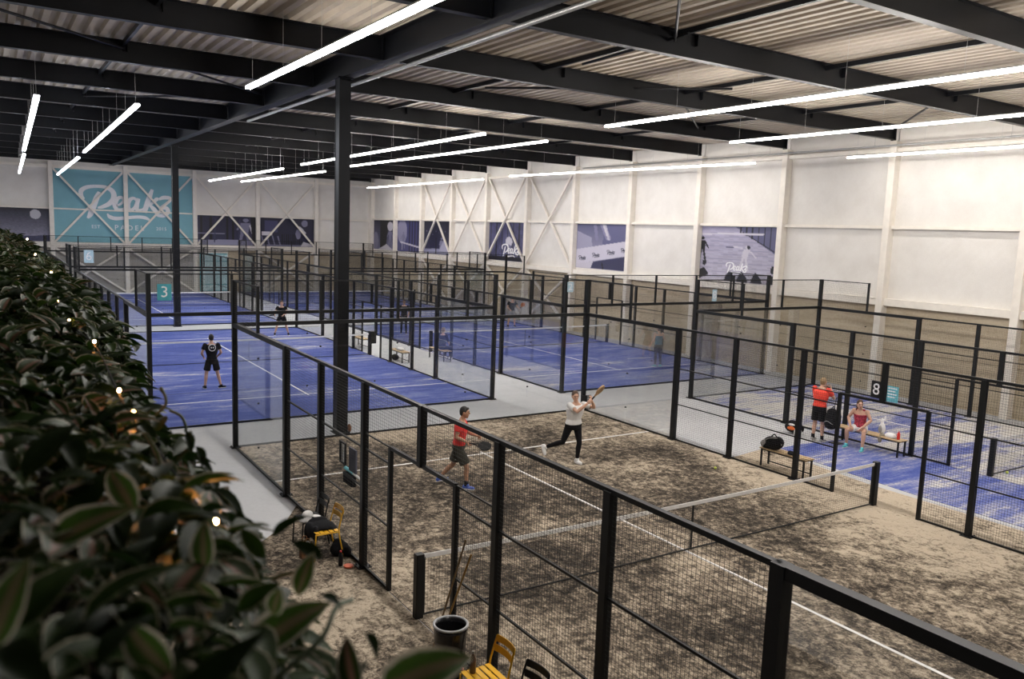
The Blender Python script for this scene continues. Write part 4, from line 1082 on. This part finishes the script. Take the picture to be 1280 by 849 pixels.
    if bottom:
        sb = MB(); torso(sb, .016 if legcover < .8 else .010, -9, .22)
        for a, b, c in ((j['hl'], j['kl'], j['al']), (j['hr'], j['kr'], j['ar'])):
            if legcover <= 1:
                ks = [0, .15, .35, .55, .75, .95]; ks = [k for k in ks if k <= legcover] + [legcover]
                sb.tube([a.lerp(b, k) + V((0, 0, .03 if k == 0 else 0)) for k in ks], [.098 + .012 * k * flare for k in ks], 14)
            else:
                sb.tube([a + V((0, 0, .03)), a.lerp(b, .2), a.lerp(b, .55), a.lerp(b, .88), b, b.lerp(c, .12), b.lerp(c, .32) + V((0, -.012, 0)), b.lerp(c, .65), b.lerp(c, .93)], [.096, .098, .084, .066, .063, .061, .064, .051, .044], 14)
        place('trousers' if legcover > 1 else 'shorts', remeshed(sb, max(vox, .010), 3, .5, 'shorts'), bottom, root)
    for q, A_, T in ((-1, 'al', 'tl'), (1, 'ar', 'tr')):
        a = j[A_]; tdir = V(J.get(T, (0.1 * q, 1, 0)))
        dn = V(J.get('d' + A_, (0, 0, -1))).normalized(); tdir = (tdir - dn * tdir.dot(dn)).normalized()
        lt = dn.cross(tdir)
        sole = a + dn * .065
        if sock: MB().tube([a - dn * .10, a - dn * .04, a + dn * .01], [.048, .045, .047], 12).build('sock', sock, root, smooth=True)
        m = MB(); Rm = Matrix((lt, tdir, -dn)).transposed()
        m.ell(sole - tdir * .03 - dn * .022, (.040, .060, .055), Rm, 12, 8); m.ell(sole + tdir * .09 - dn * .010, (.047, .105, .040), Rm, 12, 8); m.ell(a - dn * .0 + tdir * .01, (.046, .055, .045), Rm, 12, 8)
        shoe = place('shoe', remeshed(m, .009, 2, .5, 'shoe'), shoes, root)
        so = MB(); N = 16; vs = []
        for zz in (-.002, .020):
            for k in range(N):
                an = 2 * PI * k / N; vs.append(sole + dn * (.026 - zz - .006) + lt * math.cos(an) * (.046 - .005 * (math.sin(an) < -.3)) + tdir * (.048 + math.sin(an) * .142))
        so.add(vs, [tuple(reversed(range(N))), tuple(range(N, 2 * N))] + [(k, (k + 1) % N, N + (k + 1) % N, N + k) for k in range(N)])
        so.build('sole', M_FABW, shoe)
    if emblem:
        c = hipc + up * Lt * .74; yv = -up.cross(sx).normalized()
        ring = MB(); pts = []; c2 = c + yv * .137
        for k in range(25):
            an = 2 * PI * k / 24; pts.append(c2 + sx * math.cos(an) * .105 + up * math.sin(an) * .105 - yv * .022 * (math.cos(an)) ** 2)
        ring.tube(pts, .012, 6, caps=False).build('back_emblem', M_FABW, root)
        for q in (-1, 1):
            MB().ell(c2 + sx * q * .030 - yv * .002, (.020, .012, .030), None, 10, 8).build('back_emblem', M_FABW, root)
    return root, R
def racket(loc, direction, normal, lab, fm, s=1.0):
    d = V(direction).normalized(); n = V(normal); n = (n - d * n.dot(d)).normalized(); l = d.cross(n)
    R = Matrix((l, d, n)).transposed().to_4x4()
    t_ = thing('padel_racket', lab, 'racket', (0, 0, 0)); t_.matrix_world = Matrix.Translation(loc) @ R
    N = 24; poly = []
    for k in range(N):
        a = 2 * PI * k / N; x = math.cos(a) * .125; y = .31 + math.sin(a) * .145
        if math.sin(a) < -.5: x *= .80
        poly.append((x, y))
    MB().prism(poly, -.019, .019).build('face', fm, t_, bevel=.008)
    mb = MB()
    for iy in range(4):
        for ix in range(4):
            mb.lathe([(.008, -.0205), (.008, .0205)], c=(-.06 + .04 * ix, .25 + .04 * iy, 0), n=8)
    stuff(mb.build('drilled_holes', M_CORD, t_))
    MB().tube([(.0, .19, 0), (.05, .17, 0), (.0, .10, 0)], .012, 6).build('throat', fm, t_); MB().tube([(0, .19, 0), (-.05, .17, 0), (0, .10, 0)], .012, 6).build('throat', fm, t_)
    MB().tube([(0, -.05, 0), (0, .12, 0)], .016, 10).build('grip', M_FABK, t_)
    MB().tube([(0, .30, 0), (0, .17, 0)], .02, 8).build('neck', fm, t_)
    return t_

def locw(root, v):   # figure frame -> world
    a = root.rotation_euler[2]; s_ = root.scale[0]
    return V(root.location) + Matrix.Rotation(a, 3, 'Z') @ (V(v) * s_)

RIGHT = V((.842, -.539, 0)); TOCAM = V((-.539, -.842, 0))
# 1 man in red on the brown court, stepping to the right of the photo
J = dict(hl=(-.10, .00, .88), hr=(.10, .02, .88), sl=(-.19, .05, 1.40), sr=(.19, .06, 1.40), n=(0, .07, 1.47), h=(0, .12, 1.63),
         el=(-.26, .16, 1.14), wl=(-.14, .38, 1.10), er=(.25, .00, 1.14), wr=(.20, .22, 1.04),
         kl=(-.13, -.12, .46), al=(-.16, -.42, .13), kr=(.12, .22, .47), ar=(.14, .22, .092), dal=(0, .25, -1), hnl=(-1, 0, .2), hnr=(.6, 0, .8))
r1, _ = person('man in red shirt and olive shorts stepping right on the brown court with a racket', (3.05, 4.95, .012), (RIGHT + TOCAM * .12), J, look=.0, tilt=.05, skin=M_SKIN2,
               top=M_SHRED, bottom=M_OLIVE, shoes=M_BLUESH, sock=M_FABK, legcover=.82, vox=.0075, curl=(.8, 1.1), flare=1.8, bulk=1.12)
racket(locw(r1, (.20, .29, 1.02)), Matrix.Rotation(r1.rotation_euler[2], 3, 'Z') @ V((.10, 1, -.10)), TOCAM * .55 + V((0, 0, .9)), 'black padel racket held low by the man in red', M_BLACK)
# 2 woman in white, jumping step, arms raised
J = dict(hl=(-.11, -.02, .90), hr=(.11, .0, .90), sl=(-.20, .06, 1.40), sr=(.18, .08, 1.41), n=(0, .09, 1.47), h=(.01, .12, 1.61),
         el=(.08, .34, 1.36), wl=(.12, .36, 1.60), er=(-.30, .24, 1.33), wr=(-.10, .40, 1.52), hdl=(-.4, .1, 1), hdr=(.7, .1, .7), hnl=(.6, .6, 0), hnr=(-.4, .8, 0),
         kl=(.06, .10, .50), al=(.10, .06, .092), kr=(-.10, -.10, .50), ar=(-.34, -.42, .36), dar=(-.5, -.7, -.35), tr=(-.1, .3, -1))
J['el'], J['er'], J['wl'], J['wr'] = (-.42, .20, 1.34), (.14, .36, 1.31), (-.26, .34, 1.52), (-.08, .43, 1.50)
J['h'], J['n'] = (.05, .10, 1.62), (.01, .08, 1.47)
J['kr'], J['ar'], J['kl'], J['al'] = (.22, -.08, .50), (.52, -.36, .34), (-.12, .10, .50), (-.10, .06, .092)
J['dar'], J['tr'] = (.5, -.6, -.45), (.3, .3, -1)
J['hdl'], J['hdr'], J['hnl'], J['hnr'] = (.3, .1, .9), (-.6, .1, .7), (-.3, .8, 0), (.4, .8, 0)
r2, _ = person('woman in white T-shirt and black leggings lunging with both arms raised', (6.40, 5.35, .012), (TOCAM * .9 + RIGHT * .45), J, look=-.25, tilt=.1, skin=M_SKIN, hair=M_HAIRN,
               top=M_FABW, bottom=M_FABK, shoes=M_FABW, legcover=2, hairstyle='bun', vox=.0075, fem=True, sleeve=.6, s=1.02, bulk=1.22)
racket(locw(r2, (-.20, .40, 1.57)), RIGHT * .62 + V((0, 0, .78)), RIGHT * .7 - V((0, 0, .5)) + TOCAM * .5, 'tan padel racket raised by the woman in white', simple('tan_racket', (.45, .28, .14), .5))
# 3 man in black seen from behind on the left blue court
J = dict(hl=(-.10, .0, .90), hr=(.10, .0, .90), sl=(-.20, .05, 1.43), sr=(.20, .05, 1.43), n=(0, .06, 1.50), h=(0, .09, 1.66),
         el=(-.30, .06, 1.17), wl=(-.22, .26, 1.02), er=(.30, .06, 1.17), wr=(.22, .26, 1.02),
         kl=(-.17, .06, .49), al=(-.22, .0, .092), kr=(.18, .06, .49), ar=(.27, -.02, .092), tl=(-.2, 1, 0), tr=(.9, .3, 0))
r3, _ = person('man in black with round white back emblem, seen from behind on blue turf', (.85, 17.55, .012), (0.05, 1), J, skin=M_SKIN, top=M_FABK, bottom=M_FABK, shoes=M_FABK, legcover=.72, vox=.010, emblem=True, flare=1.5)
# 4 woman in black at the far side of the left court
J = dict(hl=(-.10, .0, .88), hr=(.10, .0, .88), sl=(-.18, .08, 1.38), sr=(.18, .08, 1.38), n=(0, .10, 1.45), h=(0, .14, 1.60),
         el=(-.26, .2, 1.15), wl=(-.1, .4, 1.05), er=(.30, .15, 1.15), wr=(.32, .38, 1.05), kl=(-.22, .08, .46), al=(-.32, .0, .092), kr=(.22, .08, .46), ar=(.32, 0, .092))
r4, _ = person('player in black with legs apart beyond the net of the left blue court', (6.85, 29.7, .012), (-.3, -1), J, top=M_FABK, bottom=M_FABK, shoes=M_FABK, vox=.012, hair=M_HAIRN, legcover=.45)
racket(locw(r4, (.33, .46, 1.03)), Matrix.Rotation(r4.rotation_euler[2], 3, 'Z') @ V((.35, .8, .1)), (0, .4, 1), 'black racket held by the far player in black', M_FABK)
# 5 person in navy sitting on the bench between the blue courts
SIT = dict(hl=(-.10, .0, .53), hr=(.10, .0, .53), sl=(-.18, .0, 1.05), sr=(.18, .0, 1.05), n=(0, .02, 1.12), h=(0, .05, 1.27),
           el=(-.24, .08, .80), wl=(-.14, .30, .68), er=(.24, .08, .80), wr=(.14, .30, .68), kl=(-.12, .42, .50), al=(-.12, .42, .092), kr=(.12, .42, .50), ar=(.12, .40, .092))
person('person in navy sitting on the bench between the two blue courts, seen from behind', (10.72, 20.2, .0), (.9, .5), SIT, top=M_NAVY, bottom=M_FABK, legcover=2, vox=.012, hair=M_HAIRF, sleeve=1.0)
# 6 far player with orange racket on the right blue court
J = dict(hl=(-.10, .0, .90), hr=(.10, .0, .90), sl=(-.19, .04, 1.42), sr=(.19, .04, 1.42), n=(0, .05, 1.49), h=(0, .08, 1.65),
         el=(-.30, .10, 1.2), wl=(-.34, .34, 1.12), er=(.27, .05, 1.15), wr=(.2, .28, 1.05), kl=(-.16, .06, .49), al=(-.2, .0, .092), kr=(.16, .06, .49), ar=(.2, 0, .092))
r6, _ = person('far player in black top beside the right wall holding an orange racket', (20.1, 29.5, .012), (-.3, -1), J, top=M_FABK, bottom=M_FABG, shoes=M_FABK, vox=.012, legcover=.6)
racket(locw(r6, (-.36, .40, 1.12)), V((.55, .1, .5)), TOCAM, 'orange racket held up by the far player near the right wall', simple('rust_orange_racket', (.42, .12, .03), .5))
# 7 woman in teal on the right blue court
J = dict(hl=(-.10, .0, .90), hr=(.10, .0, .90), sl=(-.17, .03, 1.40), sr=(.17, .03, 1.40), n=(0, .04, 1.46), h=(0, .06, 1.61),
         el=(-.24, .0, 1.14), wl=(-.28, .16, .96), er=(.30, .12, 1.22), wr=(.46, .30, 1.16), kl=(-.10, .04, .49), al=(-.11, .0, .092), kr=(.12, .04, .49), ar=(.14, 0, .092))
person('woman in teal top and grey leggings seen from behind on the right blue court', (18.45, 15.45, .012), (.25, 1), J, top=M_TEALTOP, bottom=M_GRLEG, shoes=M_TEALSH, legcover=2, hair=M_HAIRN, hairstyle='bun', fem=True, vox=.010, tank=True)
# 8 man in bright red standing by the narrow court, hands at his face
J = dict(hl=(-.10, .0, .92), hr=(.10, .0, .92), sl=(-.20, .03, 1.46), sr=(.20, .03, 1.46), n=(0, .05, 1.52), h=(0, .10, 1.66),
         el=(-.27, .22, 1.22), wl=(-.10, .34, 1.42), er=(.27, .24, 1.22), wr=(.10, .36, 1.44), hdl=(.4, .2, .8), hdr=(-.4, .2, .8), kl=(-.11, .03, .50), al=(-.12, .0, .092), kr=(.12, .03, .50), ar=(.16, -.02, .092))
person('man in bright red shirt standing with hands at his face by the narrow court', (13.92, 4.12, .012), (.93, .10), J, tilt=-.25, top=M_SHREDB, bottom=M_FABK, shoes=M_FABG, sock=M_FABK, legcover=.80, hair=M_HAIRF, vox=.009, flare=1.7, sleeve=.6, bulk=1.15)
# 9 woman seated on the bench
J = dict(SIT); J.update(h=(0, .17, 1.20), n=(0, .10, 1.06), sl=(-.17, .07, 1.0), sr=(.17, .07, 1.0), kl=(-.24, .40, .50), al=(-.26, .48, .092), kr=(.20, .42, .50), ar=(.22, .30, .092), wl=(-.16, .36, .60), wr=(.14, .34, .60), el=(-.30, .12, .80), er=(.29, .12, .80))
person('woman in red tank top and teal shoes sitting on the bench', (14.50, 3.22, .0), (-.95, -.25), J, look=.55, top=simple('red_blue_pattern', (.42, .045, .075), .8, 0, .7, 26), bottom=M_FABW, shoes=M_TEALSH, legcover=.55, hair=M_HAIRN, hairstyle='plait', fem=True, vox=.008, tank=True, skin=M_SKIN)
# 10 dark figure far behind between the courts
J = dict(hl=(-.10, .0, .90), hr=(.10, .0, .90), sl=(-.19, .0, 1.42), sr=(.19, .0, 1.42), n=(0, .01, 1.49), h=(0, .04, 1.65),
         el=(-.27, .0, 1.15), wl=(-.22, .15, .93), er=(.27, .0, 1.15), wr=(.22, .15, .93), kl=(-.11, .03, .49), al=(-.12, .0, .092), kr=(.12, .03, .49), ar=(.13, 0, .092))
person('dim figure in dark clothes standing far back between the two blue courts', (12.9, 28.6, .012), (-.6, -1), J, top=M_FABK, bottom=M_FABK, shoes=M_FABK, legcover=2, vox=.013, hair=M_HAIRN, sleeve=1.0)

# ------------------------------------------------------------------ mezzanine edge and planter hedge
CX, CY, CZ = CAM
mez = MB().box(XL + .01, CX + .24, YB + .01, 13.0, 3.55, 3.85).build('mezzanine_slab', M_PLANTER); tag(mez, 'dark gallery floor edge below the plants on the left', 'gallery')
pl = thing('planter', 'long dark planter trough on the gallery edge holding the leafy plants', 'planter', (CX - .05, 0, 3.85))
MB().box(.25, .28, -12, 13, 0, .80).build('side_board', M_PLANTER, pl); MB().box(-.45, -.42, -12, 13, 0, .92).build('side_board', M_PLANTER, pl)
MB().box(-.42, .25, -12, 13, .0, .76).build('soil', M_SOIL, pl)

def leaf_geo(L, Wd, fold, bend, n=6, m=4, wav=0.0):
    vs, uv = [], []
    for i in range(n + 1):
        t = i / n; w = Wd / 2 * (math.sin(PI * min(1, t ** .8)) ** .85) + .0008
        ang = bend * t; y = L * (math.sin(ang) / bend if abs(bend) > .01 else t); z = -L * ((1 - math.cos(ang)) / bend if abs(bend) > .01 else 0)
        for k in range(m + 1):
            u = -1 + 2 * k / m
            vs.append((u * w * math.cos(fold * abs(u)), y, z + abs(u) * w * math.sin(fold) + wav * math.sin(t * 9 + u * 2) * L * abs(u))); uv.append((k / m, t))
    fs = [(i * (m + 1) + k, i * (m + 1) + k + 1, (i + 1) * (m + 1) + k + 1, (i + 1) * (m + 1) + k) for i in range(n) for k in range(m)]
    # underside, a hair's breadth below, closes the blade
    return vs, fs, uv
def leaf_mesh(geos, name='leaf'):
    me = bpy.data.meshes.new(name); V_, F_, U_ = [], [], []
    for vs, fs, uv in geos:
        o = len(V_); V_ += vs; F_ += [tuple(i + o for i in f) for f in fs]; U_ += uv
    me.from_pydata(V_, [], F_); me.update()
    ul = me.uv_layers.new(name='UVMap'); li = np.zeros(len(me.loops), dtype=np.int32); me.loops.foreach_get('vertex_index', li)
    ul.data.foreach_set('uv', np.array(U_, dtype=np.float32)[li].ravel())
    me.polygons.foreach_set('use_smooth', [True] * len(me.polygons)); return me
rnd = random.Random(5)
PROTO = []
for k in range(9):
    L = 1.0; PROTO.append(leaf_geo(L, .40 + .05 * (k % 3), .35 + .12 * (k % 4), .5 + .25 * (k % 3), wav=.02 * (k % 2)))
PMESH = [[None] * 4 for _ in PROTO]
def pmesh(i, m):
    if PMESH[i][m] is None:
        me = leaf_mesh([PROTO[i]]); me.materials.append(M_LEAFS[m]); PMESH[i][m] = me
    return PMESH[i][m]
def leaf_matrix(pos, d, nrm, L):
    d = d.normalized(); x = d.cross(nrm); x.normalize(); z = x.cross(d)
    Mx = Matrix((x * L, d * L, z * L)).transposed().to_4x4(); Mx.translation = pos; return Mx
# cross profile of the mound: (dx from camera, height relative to camera)
PRO = [(-.42, -.42), (-.22, -.36), (-.04, -.36), (.09, -.39), (.19, -.44), (.27, -.51), (.33, -.62), (.35, -.78), (.33, -1.0)]
def profile(sv):
    q = sv * (len(PRO) - 1); i = min(int(q), len(PRO) - 2); f = q - i
    a, b = V((PRO[i][0], 0, PRO[i][1])), V((PRO[i + 1][0], 0, PRO[i + 1][1])); t = (b - a).normalized()
    return a.lerp(b, f), V((-t.z, 0, t.x)) * (1 if (-t.z) + t.x > -9 else 1)
SEG = [(-9.55, -8.75, 'nearest broad-leaved trailing plant, blurred at the bottom left', 62), (-8.75, -7.6, 'second trailing plant from the camera along the gallery edge', 62),
       (-7.6, -5.8, 'dark leafy plant in the middle of the gallery edge row', 56), (-5.8, -3.0, 'small-leaved plant beyond the dark one on the gallery edge', 50),
       (-3.0, 2.0, 'plant with warm lit leaves toward the far end of the gallery edge', 40), (2.0, 12.5, 'farthest plant of the gallery edge row, at the left picture edge', 30)]
for si, (ya, yb, lab, nparts) in enumerate(SEG):
    root = thing('trailing_plant', lab, 'plant', (CX, (ya + yb) / 2, CZ - .72))
    base = V(root.location); cand = []; 
    n = (900, 1200, 1700, 2300, 2900, 3600)[si]
    for k in range(n):
        y = rnd.uniform(ya, yb); sv = rnd.random() ** .9; p, nr = profile(sv)
        dist = y - CY
        bulge = float(np.interp(dist, (.9, 2, 3.2, 4.5, 6, 11), (1, 1.2, 1.36, 1.68, 1.84, 2.15))) * (1 + .10 * noise.noise(V((y * .7, 3, 0))))
        lump = .05 * noise.noise(V((y * 2.2, sv * 3, 1.7))) + .05 * noise.noise(V((y * .9, 9, sv)))
        dep = rnd.random() ** 2 * .16
        pos = V((CX + p.x * (bulge if p.x > 0 else 1), y, CZ + p.z)) + nr * (lump - dep)
        L = rnd.uniform(.055, .115) * (1.0 if dist < 2.5 else 1.15 + .03 * dist)
        if dist < 1.1: L *= rnd.uniform(.9, 1.15)
        az = rnd.uniform(0, 2 * PI)
        d = nr * rnd.uniform(.15, .8) + V((math.cos(az) * .6, math.sin(az), rnd.uniform(-.7, .35)))
        if (pos + d.normalized() * L - CAM).length < .46 or (pos - CAM).length < .46: continue
        nm = (nr + V((0, 0, .7)) + V((rnd.uniform(-.6, .6), rnd.uniform(-.6, .6), 0))).normalized()
        if abs(d.normalized().dot(nm)) > .95: continue
        mi = 1 if rnd.random() < (.45 if dist < 2 else .62 if dist < 6 else .45) else (0 if rnd.random() < .6 else 2)
        cand.append((dep + .02 * dist, leaf_matrix(pos - base, d, nm, L), rnd.randrange(9), mi))
    cand.sort(key=lambda c: c[0])
    for _, Mx, pi, mi in cand[:nparts]:
        o = bpy.data.objects.new('leaf', pmesh(pi, mi)); C.objects.link(o); o.parent = root; o.matrix_local = Mx
    for mi in range(3):
        geos = []
        for _, Mx, pi, m_ in cand[nparts:]:
            if m_ != mi: continue
            vs, fs, uv = PROTO[pi]; geos.append(([tuple(Mx @ V(v)) for v in vs], fs, uv))
        if geos:
            me = leaf_mesh(geos, 'foliage'); me.materials.append(M_LEAFS[mi]); o = bpy.data.objects.new('foliage', me); C.objects.link(o); o.parent = root; stuff(o)
    st = MB()
    for k in range(10):
        y = rnd.uniform(ya, yb); p0 = V((CX + rnd.uniform(-.3, .2), y, CZ - .72)) - base
        p, nr = profile(rnd.uniform(.2, .9)); p1 = V((CX + p.x, y + rnd.uniform(-.2, .2), CZ + p.z)) - base
        st.tube(catmull([p0, p0.lerp(p1, .5) + V((0, 0, .10)), p1], 6), .004, 5)
    stuff(st.build('stems', M_STEMG, root))

# shoots reaching out of the mound over the courts: stem with separate leaves
def shoot(label_root, pts, leaves):
    MB().tube(catmull(pts, 6), [.0035] * (6 * (len(pts) - 1) + 1), 6).build('stem', M_STEMG, label_root, smooth=True)
    for pos, d, nm, L, pi, mi in leaves:
        o = bpy.data.objects.new('leaf', pmesh(pi, mi)); C.objects.link(o); o.parent = label_root; o.matrix_local = leaf_matrix(V(pos), V(d), V(nm), L)
FR = cam.rotation_euler.to_matrix()
def at(px, py, depth):   # a place in the hall seen at a photo position, at a given distance from the lens
    return CAM + FR @ V(((px - 640) / 1020.05 * depth, -(py - 424.5) / 1020.05 * depth, -depth))
sh = thing('trailing_shoot', 'leafy shoot hanging out to the right over the grey walkway', 'plant', at(205, 600, 1.6))
b = V(sh.location)
def lf(px, py, qx, qy, dep, nm=(0, -.4, 1), pi=0, mi=1, dd=0.0):
    p, q = at(px, py, dep), at(qx, qy, dep + dd); return (p - b, q - p, nm, (q - p).length, pi, mi)
shoot(sh, [at(205, 600, 1.6) - b, at(225, 572, 1.62) - b, at(240, 555, 1.62) - b, at(238, 540, 1.6) - b], [lf(232, 538, 245, 568, 1.6, pi=1), lf(245, 558, 262, 585, 1.6, pi=2), lf(240, 570, 272, 590, 1.6, pi=3), lf(245, 598, 290, 596, 1.55, pi=0), lf(262, 612, 316, 640, 1.5, pi=4), lf(262, 612, 330, 648, 1.52, (0, .3, 1), pi=5, mi=0), lf(292, 636, 310, 672, 1.5, pi=7), lf(255, 590, 283, 612, 1.6, pi=8)])
sh2 = thing('trailing_shoot', 'thin curling shoot over the blue court left of the near corner post', 'plant', at(192, 522, 2.0)); b = V(sh2.location)
shoot(sh2, [at(192, 522, 2.0) - b, at(206, 508, 2.0) - b, at(207, 497, 2.0) - b, at(201, 484, 2.0) - b], [lf(203, 492, 200, 482, 2.0, pi=1)])
shoot(sh2, [at(212, 513, 2.0) - b, at(226, 520, 2.0) - b, at(232, 532, 2.0) - b, at(232, 540, 2.0) - b], [])
sh3 = thing('trailing_shoot', 'big blurred leaves hanging in front of the sand at the bottom', 'plant', at(420, 860, .95)); b = V(sh3.location)
shoot(sh3, [at(330, 860, .9) - b, at(400, 800, .95) - b, at(420, 760, 1.0) - b, at(440, 750, 1.05) - b],
      [lf(308, 822, 402, 738, .92, (-.2, -.6, .7), 2, 3), lf(400, 745, 436, 752, 1.0, (0, -.3, 1), 5, 1), lf(372, 745, 388, 688, 1.05, (-.5, -.8, .3), 5, 3), lf(402, 700, 366, 668, 1.1, (-.2, -.5, .8), 4, 1), lf(340, 672, 376, 640, 1.15, (-.2, -.4, .8), 6, 1),
       lf(470, 866, 596, 806, .80, (-.2, -.7, .7), 2, 3), lf(445, 868, 425, 795, .85, (-.5, -.8, .3), 2, 2), lf(455, 790, 482, 826, .95, (0, -.4, 1), 7, 1), lf(352, 735, 330, 785, .86, (-.4, -.8, .5), 8, 3), lf(296, 765, 345, 722, .88, (-.2, -.6, .7), 1, 0),
       lf(256, 715, 248, 646, .92, (-.4, -.9, .2), 5, 3), lf(244, 728, 282, 772, .84, (-.4, -.8, .5), 5, 3), lf(168, 642, 132, 572, .98, (-.2, -.7, .7), 5, 3), lf(62, 684, 152, 618, .92, (-.2, -.7, .7), 2, 3), lf(-12, 815, 22, 695, .62, (-.3, -.9, .3), 2, 3), lf(158, 780, 222, 866, .68, (-.3, -.8, .5), 5, 3),
       lf(95, 720, 20, 706, .78, (-.1, -.6, .8), 6, 0), lf(300, 690, 236, 672, .98, (-.1, -.5, .9), 1, 0), lf(205, 760, 165, 715, .8, (-.2, -.7, .6), 0, 2), lf(70, 800, 110, 860, .66, (-.2, -.8, .6), 3, 0), lf(330, 700, 300, 655, .98, (-.3, -.6, .7), 4, 0)])

# warm fairy lights among the leaves
fl = thing('fairy_lights', 'string of warm fairy lights woven through the gallery plants', 'string lights', at(120, 380, 3.0)); b = V(fl.location)
bul = [(270, 652, 1.28), (262, 647, 1.3), (34, 299, 12.5), (44, 318, 9.0), (56, 350, 5.6), (72, 376, 4.2), (86, 401, 3.35), (118, 427, 2.8), (149, 488, 2.05), (167, 516, 1.85), (205, 643, 1.25), (218, 641, 1.3), (64, 340, 6.5)]
wires_ = [at(x, y, d) - b for x, y, d in sorted(bul, key=lambda q: -q[2])]
MB().tube(catmull([w + V((0, 0, -.012)) for w in wires_], 5), .0025, 5, caps=False).build('cable', M_FABK, fl)
for x, y, d in bul:
    c = at(x, y, d) - b; r = .0026 + .0006 * d
    MB().ell(c, (r, r, r * 1.3), None, 8, 6).build('bulb', M_FAIRY, fl)
